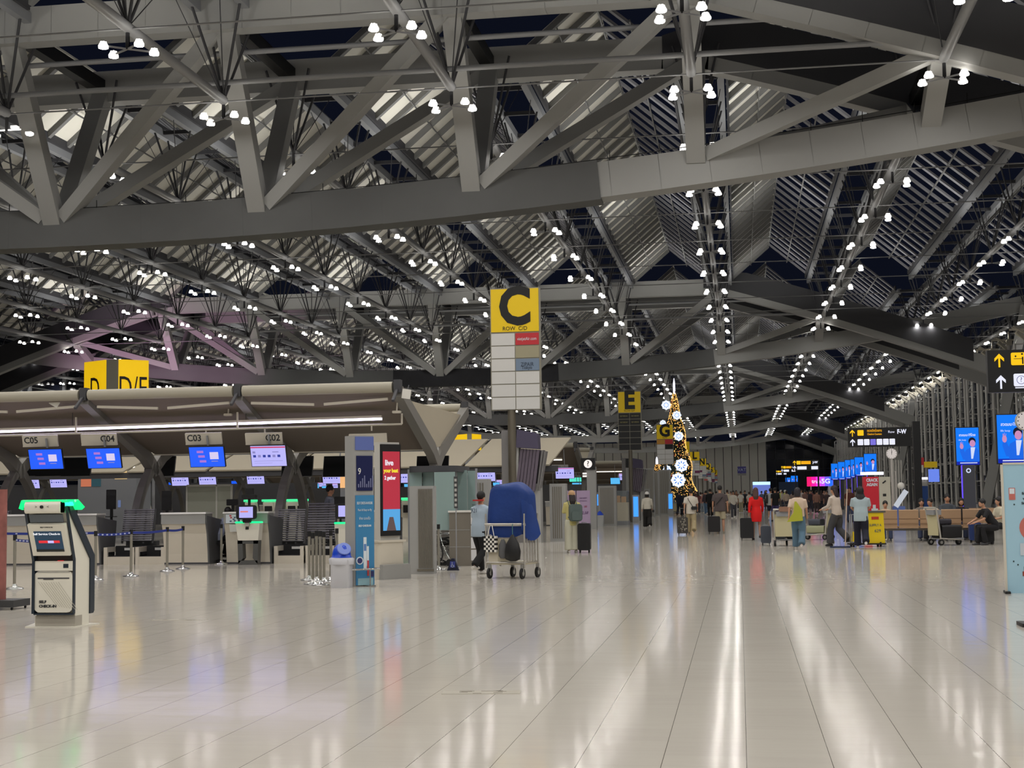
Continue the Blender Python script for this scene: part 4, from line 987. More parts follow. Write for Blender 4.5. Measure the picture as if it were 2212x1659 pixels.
# ================================================================ row E and G in the next aisles
def far_row(letter, yc, xs, counters, mons, front, blank):
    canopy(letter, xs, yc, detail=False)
    t = thing('light_batten', 'white LED batten under the row %s canopy' % letter, 'light batten', (0, yc-3.4, 0), 0, 'light battens of the far rows')
    MB().beam((xs[0]-.8, 0, 3.45), (xs[-1], 0, 3.45), .1, .06).build('housing', cream, t); MB().beam((xs[0]-.8, 0, 3.38), (xs[-1], 0, 3.38), .07, .05).build('light_tube', led_w, t)
    for i, x in enumerate(counters): counter(x-.55, x+.55, front, 'far steel check-in desk of row %s, %s from the walkway' % (letter, ordn(i+1)), group='far desks of row %s' % letter)
    for i, (px, py, ww, hh, m_) in enumerate(mons): monitor(px, py, ww, hh, front-.8, m_, label='far lit monitor of row %s, %s from the walkway end' % (letter, ordn(i+1)), group='far monitors of row %s' % letter, number=1.45, content='airline' if m_ is scr_lav else 'black')
    for i, x in enumerate(blank):
        t = thing('counter_sign', 'grey number board of row %s, %s from the walkway' % (letter, ordn(i+1)), 'number board', (x, front-.7, 3.0), 0, 'far number boards of row %s' % letter)
        MB().rbox((0, 0, 0), (.85, .05, .25), .012, axis='Y').build('board', sign_g, t); text('%s%02d' % (letter, i+1), .2, ink, t, (-.1, -.03, 0))
YE = CYC+40.5; xE = [-8.2-SPAN*i for i in range(9)]
s_cy = glow('screen_cyan', (90, 190, 250), .95); s_mg = glow('screen_magenta', (250, 40, 190), .95); s_gn = glow('screen_teal', (90, 240, 210), .9)
far_row('E', YE, xE, [-9.4-SPAN*i for i in range(8)], [(1220, 1022, 40, 23, scr_lav), (1050, 1028, 40, 23, scr_lav), (876, 1031, 38, 24, scr_lav), (716, 1033, 40, 23, scr_lav), (552, 1034, 40, 23, scr_lav), (448, 1036, 40, 23, scr_lav), (389, 1038, 40, 23, scr_lav), (126, 1042, 40, 23, scr_lav), (67, 1044, 40, 23, scr_lav)], 74.1, [-9.1, -12.9, -16.9, -20.9])
YG = YE+40.5; xG = [-8.2-SPAN*i for i in range(9)]
far_row('G', YG, xG, [-9.4-SPAN*i for i in range(6)], [(1329, 1039, 20, 13, s_cy), (1345, 1030, 16, 14, scr_lav), (1243, 1036, 26, 9, s_gn), (1246, 1046, 20, 6, s_cy), (1195, 1048, 16, 6, scr_lav), (1252, 1052, 16, 8, s_mg), (1072, 1047, 14, 9, s_cy), (1083, 1041, 26, 9, scr_lav), (680, 1050, 18, 11, s_cy), (692, 1047, 26, 9, scr_lav), (724, 1050, 12, 11, scr_lav), (706, 1055, 22, 10, s_cy), (355, 1052, 12, 8, s_cy), (372, 1048, 16, 12, scr_blue), (408, 1052, 16, 9, scr_lav), (510, 1042, 22, 6, scr_blue), (515, 1051, 18, 8, or_p and glow('screen_peach', (250, 190, 150), .9)), (880, 1050, 14, 9, s_cy), (1015, 1045, 10, 8, s_cy)], 114.6, [-9.1, -12.9])
YJ = YG+40.5
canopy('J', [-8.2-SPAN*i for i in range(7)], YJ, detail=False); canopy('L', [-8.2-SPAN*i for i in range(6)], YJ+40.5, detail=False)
# grey screens behind row E: low partitions that close the far aisles
for i, (xa, xb, Y, h, c_) in enumerate(((-26, -9, 86, 2.2, (98, 98, 100)), (-60, -27, 90, 2.6, (92, 92, 96)), (-34, -9, 128, 2.5, (84, 84, 88)), (-75, -35, 130, 3.2, (80, 80, 86)))):
    MB().bb(xa, xb, Y, Y+.1, 0, h).build('partition', mat('partition_%d' % i, c_, .6, noise=.1, nscale=.6), label='long grey partition closing the aisle, %s from the viewer' % ordn(i+1), cat='partition', group='aisle partitions')

# ---- middle aisle between row C and row E on the left
t = thing('shop_booth', 'grey booth wall with lit food pictures above the kiosk', 'booth', (fx(231, 58), 58, 0)); w_ = (302-160)/FPX*58
MB().bb(-w_/2, w_/2, 0, 1.5, 0, 2.8).build('wall', mat('booth_grey', (128, 130, 136), .6), t)
MB().bb(-w_/2+.15, -w_/2+.62, -.03, 0, 2.2, 2.8).build('food_picture', glow('food_pic', (222, 130, 96), .7), t); MB().bb(-w_/2+.62, -w_/2+1.05, -.03, 0, 2.2, 2.8).build('teal_picture', glow('teal_pic', (52, 84, 92), .7), t)
MB().bb(.35, .9, -.03, 0, 2.5, 3.3).build('bright_picture', glow('bright_pic', (250, 214, 150), .85), t)
MB().bb(.5, .62, -.02, 0, 1.3, 1.6).build('notice', glow('notice_blue', (130, 150, 200), .5), t)
t = thing('glass_partition', 'frosted glass partition standing behind the C03 and C02 desks', 'glass partition', (fx(452, 50), 50, 0)); w_ = (505-400)/FPX*50
MB().bb(-w_/2, w_/2, -.02, .02, .7, 2.05).build('glass', mat('glass_olive', (140, 142, 132), .3), t); mb = MB()
for x in (-w_/2, w_*.17, w_/2): mb.bb(x-.03, x+.03, -.04, .04, 0, 2.1)
mb.bb(-w_/2, w_/2, -.04, .04, 2.05, 2.12); mb.build('frame', sign_g, t)
t = thing('lit_poster', 'bright orange lit poster left of the tall advert column', 'poster', (fx(742, 60), 60, 0))
MB().bb(-.14, .14, 0, .1, 0, 3.0).build('column', mat('booth_grey'), t); MB().bb(-.14, .14, -.02, 0, 2.0, 2.65).build('picture', glow('orange_pic', (250, 190, 130), .95), t)
g_k = glow('kiosk_green_far', (70, 245, 160), 1.0)
def far_kiosk(px, Y, label):
    t = thing('self_check_in_kiosk', label, 'check-in kiosk', (fx(px, Y), Y, 0), 0, 'far kiosks with green tops')
    MB().prism([(0, 0), (0, .8), (-.2, 1.42), (.1, 1.45), (.4, .85), (.4, 0)], -.24, .24, k_w, 'X').build('cabinet', k_w, t)
    MB().rbox((0, -.1, 1.5), (.56, .3, .1), .03, g_k, axis='X').build('green_light_bar', g_k, t)
    MB().bb(-.17, .17, -.17, -.10, .95, 1.25).build('screen', black, t)
for i, px in enumerate((543, 582, 605, 632, 653, 765, 882, 312)): far_kiosk(px, 62 if px != 882 else 56, 'far kiosk with a green top in the aisle behind row C, %s from the left' % ordn([2, 3, 4, 5, 6, 7, 8, 1][i]))
# ---- between row C and row E near the walkway
lil = mat('banner_lilac', (178, 156, 188), .6); dpu = mat('banner_purple', (84, 42, 98), .6)
for i, (a, b) in enumerate(((1213, 1244), (1246, 1275))):
    Y = 62; xa, xb = fx(a, Y), fx(b, Y)
    t = thing('purple_banner', ['lilac banner stand partly behind the woman with the backpack', 'lilac banner stand with small print, right of its twin'][i], 'banner', ((xa+xb)/2, Y, 0), 0, 'lilac banner stands'); w_ = xb-xa
    pn = MB().bb(-w_/2, w_/2, -.02, .02, .33, 1.75).build('banner', lil, t); MB().bb(-w_/2, w_/2, -.022, .022, 0, .34).build('purple_foot', dpu, t)
    if i: text('MORE RESPECT', .07, dpu, pn, (0, -.03, 1.42), sx=.7); text('SLEEP COLLECTION', .05, dpu, pn, (0, -.03, 1.30), sx=.7); text('00', .12, mat('banner_red', (170, 60, 90), .5), pn, (.1, -.03, 1.05)); text('2.58', .16, dpu, pn, (.05, -.03, .78), shear=.3)
t = thing('information_pillar', 'grey pillar topped by a round lit question mark sign', 'information pillar', (fx(1278, 66), 66, 0))
MB().bb(-.2, .22, 0, .4, 0, 2.85).build('pillar', cgrey, t); MB().bb(-.45, .2, -.1, .1, 2.72, 3.25).build('sign_box', blk_p, t)
lg = MB().tube([(-.12, -.11, 2.98), (-.12, -.12, 2.98)], .19, glow('round_white', (255, 246, 240), 1.0), 24).build('round_sign', None, t); text('?', .34, ptxt, lg, (-.12, -.125, 2.98), bold=.004)
MB().bb(-.38, -.2, -.1, 0, 2.5, 2.58).bb(-.38, -.2, -.1, 0, 2.38, 2.46).build('small_lights', glow('round_white'), t)
g_ = G(1296, 1137); t = thing('waste_bin', 'pale waste bin with a blue lid by the information pillar', 'waste bin', (g_.x, g_.y, 0))
MB().prism([(-.17, 0), (.17, 0), (.2, .55), (-.2, .55)], -.17, .17, mat('bin_pale', (170, 172, 172), .5), 'Y').build('bin_body', None, t); MB().lathe([(.2, .55), (.17, .62), (.03, .76)], (0, 0, 0), None, 12).build('domed_lid', mat('lid_blue'), t)
t = thing('information_counter', 'cream information counter with a glass case, below the row E sign', 'counter', (fx(1336, 74), 74, 0)); w_ = 41/FPX*74
MB().bb(-w_/2, w_/2, 0, .8, .2, 1.15).build('body', mat('cream_body', (196, 190, 172), .5), t); MB().bb(-w_/2-.03, w_/2+.03, -.05, .85, 0, .2).build('plinth', st_grey, t)
MB().bb(-w_/2+.3, w_/2, .1, .7, 1.15, 1.75).build('glass_case', mat('case_glass', (150, 160, 165), .1, alpha=.35), t); MB().bb(-.2, .1, 0, .1, 1.15, 1.5).bb(.15, .4, .0, .1, 1.15, 1.45).build('picture_cards', mat('card_tan', (190, 160, 130), .6), t)
bl_e = glow('totem_blue', (64, 150, 255), 1.3, sample='FRONT')
for i, (px, ya, yb, Y, wpx) in enumerate(((1373, 1073, 1116, 80, 10), (1448, 1067, 1099, 104, 8), (1290, 1068, 1092, 78, 6), (1158, 1080, 1172, 49, 9))):
    a, b = P(px, ya, Y), P(px, yb, Y); hw = wpx/FPX*Y/2
    t = thing('lit_totem', ['blue lit totem beside the row E column', 'blue lit totem left of the Christmas tree', 'narrow blue lit totem behind the information pillar', 'bright blue lit totem behind the covered trolley'][i], 'lit totem', (a.x, Y, 0), 0, 'blue lit totems')
    MB().bb(-hw-.06, hw+.06, .0, .3, 0, a.z+.1).build('body', cgrey, t); MB().bb(-hw, hw, -.03, 0, b.z, a.z).build('screen', bl_e, t)
# steel partition columns along the walkway edge beyond the kiosks
for i, (px, Y, w_, h) in enumerate(((1030, 36.5, .6, 2.0), (1205, 48.5, .55, 1.95), (1312, 72, .9, 2.0), (1395, 98, 1.2, 3.3), (1415, 104, .7, 3.2), (1437, 110, .9, 3.4), (1466, 135, 1.6, 3.0), (1395, 92, .5, 1.9))):
    t = thing('steel_cabinet', 'plain ribbed steel cabinet at an island end, %s from the viewer' % ordn(i+1), 'cabinet', (fx(px, Y), Y, 0), 0, 'steel cabinets at the island ends')
    MB().bb(-w_/2, w_/2, 0, .5, 0, h).build('body', cgrey, t); mb = MB()
    for k in range(int(w_/.07)-2): mb.bb(-w_/2+.1+.07*k, -w_/2+.13+.07*k, -.015, 0, .1, h-.1)
    mb.build('ribs', mat('rib_warm'), t)
# ================================================================ people
skin = mat('skin', (188, 140, 112), .55); hair_k = mat('hair_black', (22, 19, 19), .6); hair_b = mat('hair_brown', (70, 44, 34), .6)
def eloft(mb, cs, aa, bb_, lat, m=None, n=14):
    lat = V(lat).normalized(); vs = []
    for i, c in enumerate(cs):
        c = V(c); d = (V(cs[min(i+1, len(cs)-1)])-V(cs[max(i-1, 0)])).normalized(); dep = d.cross(lat).normalized()
        for k in range(n): t = 2*PI*k/n; vs.append(c+lat*(aa[i]*math.cos(t))+dep*(bb_[i]*math.sin(t)))
    fs = [(i*n+k, i*n+(k+1) % n, (i+1)*n+(k+1) % n, (i+1)*n+k) for i in range(len(cs)-1) for k in range(n)]
    mb.add(vs, fs, m, True); return mb.add(vs, [tuple(range(n))[::-1], tuple(range((len(cs)-1)*n, len(cs)*n))], m, True)
def fuse(mb, m, vox=.02, name='body'):
    o = mb.build('fuse_tmp', m); r = o.modifiers.new('r', 'REMESH'); r.mode = 'VOXEL'; r.voxel_size = vox; r.use_smooth_shade = True
    s_ = o.modifiers.new('s', 'SMOOTH'); s_.iterations = 3; s_.factor = .5
    bpy.context.view_layer.update()
    me = bpy.data.meshes.new_from_object(o.evaluated_get(bpy.context.evaluated_depsgraph_get())); me.name = name
    me.materials.clear(); me.materials.append(m); bpy.data.objects.remove(o)
    for p in me.polygons: p.use_smooth = True
    return me
def ball(mb, c, r, m=None, sx=1, sy=1, sz=1, n=12, k=8):
    vs = []; c = V(c)
    for j in range(k+1):
        p = PI*j/k
        for i in range(n): t = 2*PI*i/n; vs.append(c+V((r*sx*math.sin(p)*math.cos(t), r*sy*math.sin(p)*math.sin(t), -r*sz*math.cos(p))))
    return mb.add(vs, [(j*n+i, j*n+(i+1) % n, (j+1)*n+(i+1) % n, (j+1)*n+i) for j in range(k) for i in range(n)], m, True)
POSES = {
 # each: pelvis z, lean y, knees/ankles (l, r) as (y, z) from the hip line, elbows/wrists (x, y, z) from shoulder
 'walk': dict(hip=.91, kneeL=(.16, .50), ankL=(.22, .08), kneeR=(.02, .49), ankR=(-.24, .16), armL=((.05, -.10, -.27), (.07, -.10, -.50)), armR=((.05, .08, -.27), (.05, .22, -.46))),
 'walk2': dict(hip=.91, kneeR=(.16, .50), ankR=(.22, .08), kneeL=(.02, .49), ankL=(-.24, .16), armL=((.05, .08, -.27), (.05, .20, -.46)), armR=((.06, -.06, -.28), (.09, -.12, -.50))),
 'stand': dict(hip=.92, kneeL=(.02, .50), ankL=(.0, .08), kneeR=(.02, .50), ankR=(-.02, .08), armL=((.06, -.02, -.28), (.07, .03, -.52)), armR=((.06, -.02, -.28), (.07, .03, -.52))),
 'push': dict(hip=.90, kneeL=(.16, .50), ankL=(.18, .08), kneeR=(.02, .49), ankR=(-.30, .20), armL=((.05, .08, -.26), (-.02, .34, -.34)), armR=((.05, .08, -.26), (-.02, .34, -.34)), lean=.06),
 'phone': dict(hip=.92, kneeL=(.02, .50), ankL=(.0, .08), kneeR=(.02, .50), ankR=(-.02, .08), armL=((.06, .05, -.27), (-.03, .22, -.14)), armR=((.06, .05, -.27), (-.04, .20, -.10))),
 'sit': dict(hip=.50, kneeL=(.42, .50), ankL=(.40, .08), kneeR=(.42, .50), ankR=(.44, .08), armL=((.05, .08, -.26), (-.04, .30, -.30)), armR=((.05, .08, -.26), (-.04, .30, -.30)), lean=.05),
 'sitlow': dict(hip=.50, kneeL=(.42, .50), ankL=(.34, .08), kneeR=(.42, .50), ankR=(.48, .08), armL=((.05, .14, -.24), (-.04, .38, -.34)), armR=((.05, .14, -.24), (-.04, .38, -.34)), lean=.28),
}
def person(label, x, y, H=1.68, rz=0, pose='walk', top=(200, 200, 200), sleeve='short', tlen=.0, bottom='trousers', bcol=(40, 40, 46), wide=0, hair='short', hcol=None, shoes=(220, 216, 210), skinm=None, slim=1.0, face=False, hat=None, group=None, z=0, vox=.02):
    sk = skinm or skin; k = H/1.7; p = POSES[pose]; lean = p.get('lean', 0); hz = p['hip']
    t = thing('person', label, 'person', (x, y, z), rz, group)
    def S(v): return V(v)*k
    pel = V((0, 0, hz)); chest = V((0, lean*.75, hz+.40)); sh = V((0, lean, hz+.52)); neck = V((0, lean*1.05+.005, hz+.57)); hd = V((0, lean*1.2+.015, hz+.69))
    J = {}
    for s, nm in ((-1, 'L'), (1, 'R')):
        a = p['arm'+nm]; s0 = sh+V((s*.175*slim, 0, -.03)); J['s'+nm] = s0; J['e'+nm] = s0+V((s*a[0][0], a[0][1], a[0][2])); J['w'+nm] = s0+V((s*a[1][0], a[1][1], a[1][2]))
        J['h'+nm] = V((s*.09, 0, hz)); J['k'+nm] = V((s*.105, p['knee'+nm][0], p['knee'+nm][1])); J['a'+nm] = V((s*.105, p['ank'+nm][0], p['ank'+nm][1]))
    b = MB()
    eloft(b, [S(pel-V((0, 0, .06))), S(pel), S(pel+(chest-pel)*.45), S(chest), S(sh), S(sh+V((0, 0, .03)))], [.13*k, .165*k*slim, .135*k*slim, .165*k*slim, .15*k*slim, .07*k], [.10*k, .115*k, .095*k, .115*k, .08*k, .06*k], (1, 0, 0))
    b.tube([S(sh), S(neck), S(hd)], [.06*k, .052*k, .05*k], None, 10)
    ball(b, S(hd+V((0, .0, .02))), .1*k, None, .78, .95, 1.15); ball(b, S(hd+V((0, .045, -.045))), .06*k, None, .9, .8, .9)
    b.tube([S(hd+V((0, .085, .02))), S(hd+V((0, .112, -.02)))], [.008, .016], None, 6)
    for s in (-1, 1): ball(b, S(hd+V((s*.08, -.005, .0))), .022*k, None, .4, .9, 1.3, 6, 5)
    for nm, s in (('L', -1), ('R', 1)):
        b.tube([S(J['s'+nm]), S((J['s'+nm]+J['e'+nm])/2), S(J['e'+nm]), S((J['e'+nm]+J['w'+nm])/2), S(J['w'+nm])], [.052*k, .046*k, .037*k, .034*k, .025*k], None, 9)
        d = (J['w'+nm]-J['e'+nm]).normalized(); w0 = J['w'+nm]; b.tube([S(w0), S(w0+d*.05), S(w0+d*.085)], [.026*k, .034*k, .03*k], None, 8)
        for fi in range(4): o_ = V((0, -.03+.02*fi, 0)); f0 = w0+d*.075+o_; b.tube([S(f0), S(f0+d*(.04+.008*(fi in (1, 2)))+V((-s*.006, 0, 0))), S(f0+d*.07+V((-s*.02, .0, 0)))], [.0115*k, .011*k, .009*k], None, 5)
        b.tube([S(w0+d*.02+V((0, .02, 0))), S(w0+d*.06+V((-s*.01, .05, 0)))], [.013*k, .011*k], None, 5)
        b.tube([S(J['h'+nm]), S((J['h'+nm]+J['k'+nm])/2), S(J['k'+nm]), S(J['k'+nm]*.55+J['a'+nm]*.45+V((0, -.012, 0))), S(J['a'+nm])], [.088*k, .074*k, .053*k, .052*k, .034*k], None, 10)
        b.tube([S(J['a'+nm]+V((0, -.04, -.05))), S(J['a'+nm]+V((0, .13, -.055)))], [.032*k, .026*k], None, 8)
    link('body', fuse(b, sk, vox*k*.9), t)
    # shoes
    if shoes:
        sm_ = mat('shoe_%d_%d_%d' % shoes, shoes, .5)
        for nm in 'LR': a = J['a'+nm]; MB().tube([S(a+V((0, -.07, -.045))), S(a+V((0, .02, -.04))), S(a+V((0, .10, -.05))), S(a+V((0, .16, -.057)))], [.034*k, .045*k, .038*k, .022*k], sm_, 10).build('shoe', sm_, t)
    # bottom garment
    bm_ = mat('cloth_%d_%d_%d' % bcol, bcol, .85, bump=.15, nscale=14)
    g = MB(); e = .02+wide*.02
    if bottom in ('trousers', 'shorts'):
        eloft(g, [S(pel-V((0, 0, .08))), S(pel), S(pel+V((0, lean*.1, .14)))], [.15*k, .18*k*slim, .155*k*slim], [.115*k, .13*k, .11*k], (1, 0, 0))
        for nm in 'LR':
            h0, k0, a0 = J['h'+nm], J['k'+nm], J['a'+nm]
            if bottom == 'shorts': kk = h0+(k0-h0)*.95; g.tube([S(h0), S((h0+kk)/2), S(kk)], [.1*k, .1*k, (.09+wide*.02)*k], None, 10)
            else: g.tube([S(h0), S((h0+k0)/2), S(k0), S((k0+a0)/2), S(a0+V((0, 0, .0)))], [(.098+e*.3)*k, (.078+e)*k, (.062+e)*k, (.055+e*1.2)*k, (.052+e*1.5)*k], None, 10)
    elif bottom == 'skirt':
        eloft(g, [S(V((0, 0, hz-.42))), S(V((0, 0, hz-.2))), S(pel), S(pel+V((0, 0, .14)))], [.2*k, .19*k, .175*k, .14*k], [.15*k, .145*k, .13*k, .1*k], (1, 0, 0))
    if bottom != 'none': link('trousers' if bottom == 'trousers' else bottom, fuse(g, bm_, vox*k), t)
    # upper garment
    tm = mat('cloth_%d_%d_%d' % top, top, .85, bump=.15, nscale=14); g = MB()
    if bottom == 'none':   # dress
        eloft(g, [S(V((0, 0, hz-.30))), S(V((0, 0, hz-.12))), S(pel), S(pel+V((0, 0, .2))), S(chest), S(sh), S(sh+V((0, 0, .035)))], [.165*k, .19*k, .185*k, .145*k, .17*k, .165*k, .08*k], [.12*k, .14*k, .14*k, .11*k, .13*k, .095*k, .07*k], (1, 0, 0))
    else:
        eloft(g, [S(pel-V((0, 0, tlen))), S(pel+V((0, 0, .1))), S(pel+(chest-pel)*.6), S(chest), S(sh), S(sh+V((0, 0, .035)))], [.185*k*slim, .18*k*slim, .17*k*slim, .185*k*slim, .17*k*slim, .075*k], [.135*k, .13*k, .122*k, .13*k, .095*k, .065*k], (1, 0, 0))
    for nm in 'LR':
        s0, e0, w0 = J['s'+nm], J['e'+nm], J['w'+nm]
        if sleeve == 'short': g.tube([S(s0), S(s0+(e0-s0)*.45), S(s0+(e0-s0)*.85)], [.068*k, .068*k, .068*k], None, 9)
        elif sleeve == 'long': g.tube([S(s0), S((s0+e0)/2), S(e0), S((e0+w0)/2), S(w0-(w0-e0)*.05)], [.066*k, .06*k, .054*k, .048*k, .042*k], None, 9)
    link('dress' if bottom == 'none' else 'shirt', fuse(g, tm, vox*k), t)
    # hair
    hm = mat('hair_%d_%d_%d' % hcol, hcol, .6) if hcol else hair_k; g = MB(); hc = hd+V((0, -.012, .045))
    ball(g, S(hc), .108*k, None, .84, .95, 1.0)
    if hair == 'long': eloft(g, [S(hd+V((0, -.11, -.30))), S(hd+V((0, -.105, -.15))), S(hd+V((0, -.06, .0))), S(hc)], [.06*k, .10*k, .095*k, .07*k], [.02*k, .04*k, .06*k, .06*k], (1, 0, 0))
    if hair == 'bob': eloft(g, [S(hd+V((0, -.04, -.12))), S(hd+V((0, -.035, 0))), S(hc)], [.085*k, .098*k, .08*k], [.06*k, .08*k, .07*k], (1, 0, 0))
    if hair == 'tail': g.tube([S(hd+V((0, -.08, .06))), S(hd+V((0, -.15, .0))), S(hd+V((0, -.13, -.2)))], [.03*k, .04*k, .015*k], None, 8)
    if hair == 'hijab':
        ball(g, S(hd+V((0, -.01, .01))), .125*k, None, .85, .95, 1.15); eloft(g, [S(sh+V((0, -.02, -.14))), S(sh+V((0, -.01, 0))), S(hd)], [.17*k, .15*k, .07*k], [.12*k, .1*k, .07*k], (1, 0, 0))
    link('hair' if hair != 'hijab' else 'headscarf', fuse(g, hm, .014*k), t)
    if hat: 
        hm2 = mat('hat_%d_%d_%d' % hat, hat, .8); g = MB(); ball(g, S(hc+V((0, 0, .02))), .115*k, None, .9, 1.0, .85); g.lathe([(.115*k, 0), (.14*k, -.01)], S(hc+V((0, .03, .0))), hm2, 14); g.build('hat', hm2, t)
    if face:
        f = MB(); 
        for s in (-1, 1): ball(f, S(hd+V((s*.032, .083, .022))), .009*k, black, 1.4, .6, .8, 6, 4); f.box(S(hd+V((s*.032, .088, .042))), (.03*k, .006, .005), hair_k)
        f.box(S(hd+V((0, .083, -.062))), (.038*k, .008, .008), mat('lips', (150, 84, 78), .5)); f.build('eyes_and_mouth', black, t)
    t['_k'] = k
    return t
def part_on(t, nm, mb, m): return mb.build(nm, m, t)
def at_feet(px, py): g_ = G(px, py); return g_.x, g_.y
def suitcase(px, py, label, w_=.42, h=.62, d=.25, col=(24, 24, 27), handle=1.0, rz=0, group='suitcases on wheels', rough=.45, marks=None):
    x, y = at_feet(px, py); m = mat('case_%d_%d_%d' % col, col, rough)
    t = thing('suitcase', label, 'suitcase', (x, y, 0), rz, group)
    MB().rbox((0, 0, .07+h/2), (w_, d, h), .05, m, axis='Y').build('shell', m, t)
    r = MB()
    for i in range(5): r.bb(-w_/2+.07+i*(w_-.14)/4-.008, -w_/2+.07+i*(w_-.14)/4+.008, -d/2-.006, -d/2, .13, h)
    r.build('ribs', m, t)
    hb = MB()
    if handle: hb.tube([(-.09, d/2-.05, h), (-.09, d/2-.05, handle), (.09, d/2-.05, handle), (.09, d/2-.05, h)], .009)
    else: hb.tube([(-.07, 0, h+.06), (-.07, 0, h+.09), (.07, 0, h+.09), (.07, 0, h+.06)], .01)
    hb.build('pull_handle', st_grey, t)
    for a in (-1, 1):
        for b in (-1, 1): MB().tube([(a*(w_/2-.05)-.012, b*(d/2-.04), .03), (a*(w_/2-.05)+.012, b*(d/2-.04), .03)], .03, wh, 10).box((a*(w_/2-.05), b*(d/2-.04), .06), (.03, .03, .03), wh).build('wheel', wh, t)
    if marks:
        mm = MB()
        for i in range(26): a, b = random.uniform(-w_/2+.04, w_/2-.08), random.uniform(.12, h); mm.bb(a, a+random.uniform(.02, .06), -d/2-.009, -d/2-.005, b, b+random.uniform(.02, .07))
        mm.build('pattern', mat('case_pattern', marks, .6), t)
    return t
# ---- clerks
person('clerk in a pale grey-blue shirt seated at the C02 desk, seen from behind', fx(471, 34.3), 34.3, 1.6, -.5, 'sitlow', (150, 158, 176), 'short', .05, bcol=(24, 24, 28), shoes=(20, 20, 20), z=.12)
tt = thing('office_chair', 'dark office chair under the seated clerk', 'office chair', (fx(471, 34.3), 34.3, 0))
MB().rbox((0, 0, .50), (.46, .44, .07), .05, black).build('seat', black, tt); MB().tube([(0, 0, .06), (0, 0, .48)], .03).build('stem', black, tt)
mb = MB()
for i in range(5): a = i*2*PI/5; mb.beam((0, 0, .07), (.27*math.cos(a), .27*math.sin(a), .04), .04, .04); mb.tube([(.27*math.cos(a), .27*math.sin(a)-.02, .03), (.27*math.cos(a), .27*math.sin(a)+.02, .03)], .03)
mb.build('star_base', black, tt)
person('clerk in a grey-blue shirt standing behind the slatted screen with hands raised', fx(712, 37.4), 37.4, 1.86, -1.1, 'phone', (140, 146, 160), 'short', .1, bcol=(26, 26, 30), shoes=(20, 20, 20), slim=1.1)
x, y = at_feet(1036, 1241)
pr = person('man in a pale blue numbered shirt and black trousers standing left of the covered trolley', x, y, 1.63, -.5, 'push', (168, 184, 198), 'short', .12, bcol=(18, 18, 20), shoes=(210, 206, 200), slim=1.05)
text('921', .12, mat('shirt_ink', (60, 70, 84), .6), pr, (0, -.15, 1.27), sx=.9); text('TAXI', .05, mat('shirt_ink'), pr, (0, -.15, 1.38))
MB().box((.0, -.02, 1.475), (.16, .15, .03)).build('lanyard', mat('lanyard_red', (180, 40, 40), .6), pr)
# ---- walkway people
x, y = at_feet(1237, 1194)
pr = person('woman in a yellow cardigan with a grey-green backpack', x, y, 1.62, .35, 'phone', (196, 186, 122), 'long', .15, bcol=(200, 198, 178), wide=1.6, hair='long', hcol=(38, 28, 28), shoes=(206, 202, 196), hat=(186, 150, 112))
MB().rbox((.05, -.2, 1.08), (.34, .18, .46), .08, mat('pack_green', (84, 98, 96), .75), axis='Y').build('backpack', None, pr); MB().rbox((.05, -.3, 1.0), (.26, .05, .24), .05, mat('pack_green'), axis='Y').build('backpack_pocket', None, pr)
mb = MB()
for s in (-1, 1): mb.tube([(s*.1, -.12, 1.28), (s*.12, -.02, 1.42), (s*.13, .1, 1.3), (s*.12, .08, 1.05), (s*.12, -.1, .95)], .014)
mb.build('backpack_straps', mat('pack_green'), pr)
suitcase(1263, 1194, 'tall black suitcase beside the woman with the backpack', .34, .72, .26, (16, 16, 19), 0)
x, y = at_feet(1399, 1141)
pr = person('person in a white cap and cream shirt walking near the row E column', x, y, 1.62, .05, 'walk', (206, 200, 186), 'long', .0, bcol=(30, 28, 27), wide=1.4, hair='bob', hat=(226, 224, 220), shoes=(200, 196, 190))
MB().rbox((.27, -.02, .78), (.1, .16, .12), .03, black, axis='Y').build('handbag', black, pr)
x, y = at_feet(1468, 1115); person('man in a navy suit pushing a trolley before the Christmas tree', x, y, 1.74, -.2, 'walk2', (26, 30, 50), 'long', .1, bcol=(22, 24, 40), shoes=(20, 20, 20))
x, y = at_feet(1479, 1112); person('person in a dark olive top right of the navy suited man', x, y, 1.66, 0, 'stand', (28, 34, 28), 'long', .1, bcol=(30, 30, 34), shoes=(20, 20, 20))
x, y = at_feet(1494, 1154)
pr = person('man in a cream T-shirt and khaki trousers with a black sling bag', x, y, 1.70, .0, 'walk', (208, 200, 188), 'short', .14, bcol=(172, 156, 122), wide=.5, shoes=(120, 112, 96), slim=1.08)
MB().tube([(-.12, .0, 1.46), (-.09, -.15, 1.32), (.08, -.165, 1.05)], .012, black, 6).rbox((.13, -.18, 1.0), (.24, .08, .13), .05, black, axis='Y').build('sling_bag', black, pr)
suitcase(1475, 1156, 'suitcase with a grey camouflage-like pattern and white wheels', .40, .60, .24, (62, 58, 54), 1.0, marks=(156, 150, 138))
x, y = at_feet(1535, 1118); person('man dressed all in black walking between the cream and the brown T-shirts', x, y, 1.80, .1, 'walk2', (16, 16, 20), 'long', .05, bcol=(16, 16, 18), shoes=(20, 20, 20))
x, y = at_feet(1557, 1152)
pr = person('man in a brown-grey T-shirt and beige shorts with a black strap', x, y, 1.80, .0, 'stand', (84, 74, 74), 'short', .12, bottom='shorts', bcol=(168, 158, 132), wide=1, shoes=(150, 140, 122), slim=1.15)
MB().tube([(.13, .03, 1.46), (.08, -.15, 1.38), (-.15, -.15, 1.12)], .016, black, 6).build('shoulder_strap', black, pr)
suitcase(1543, 1153, 'black cabin suitcase pulled by the man in beige shorts', .47, .60, .26, (24, 21, 24), 0)
x, y = at_feet(1635, 1167)
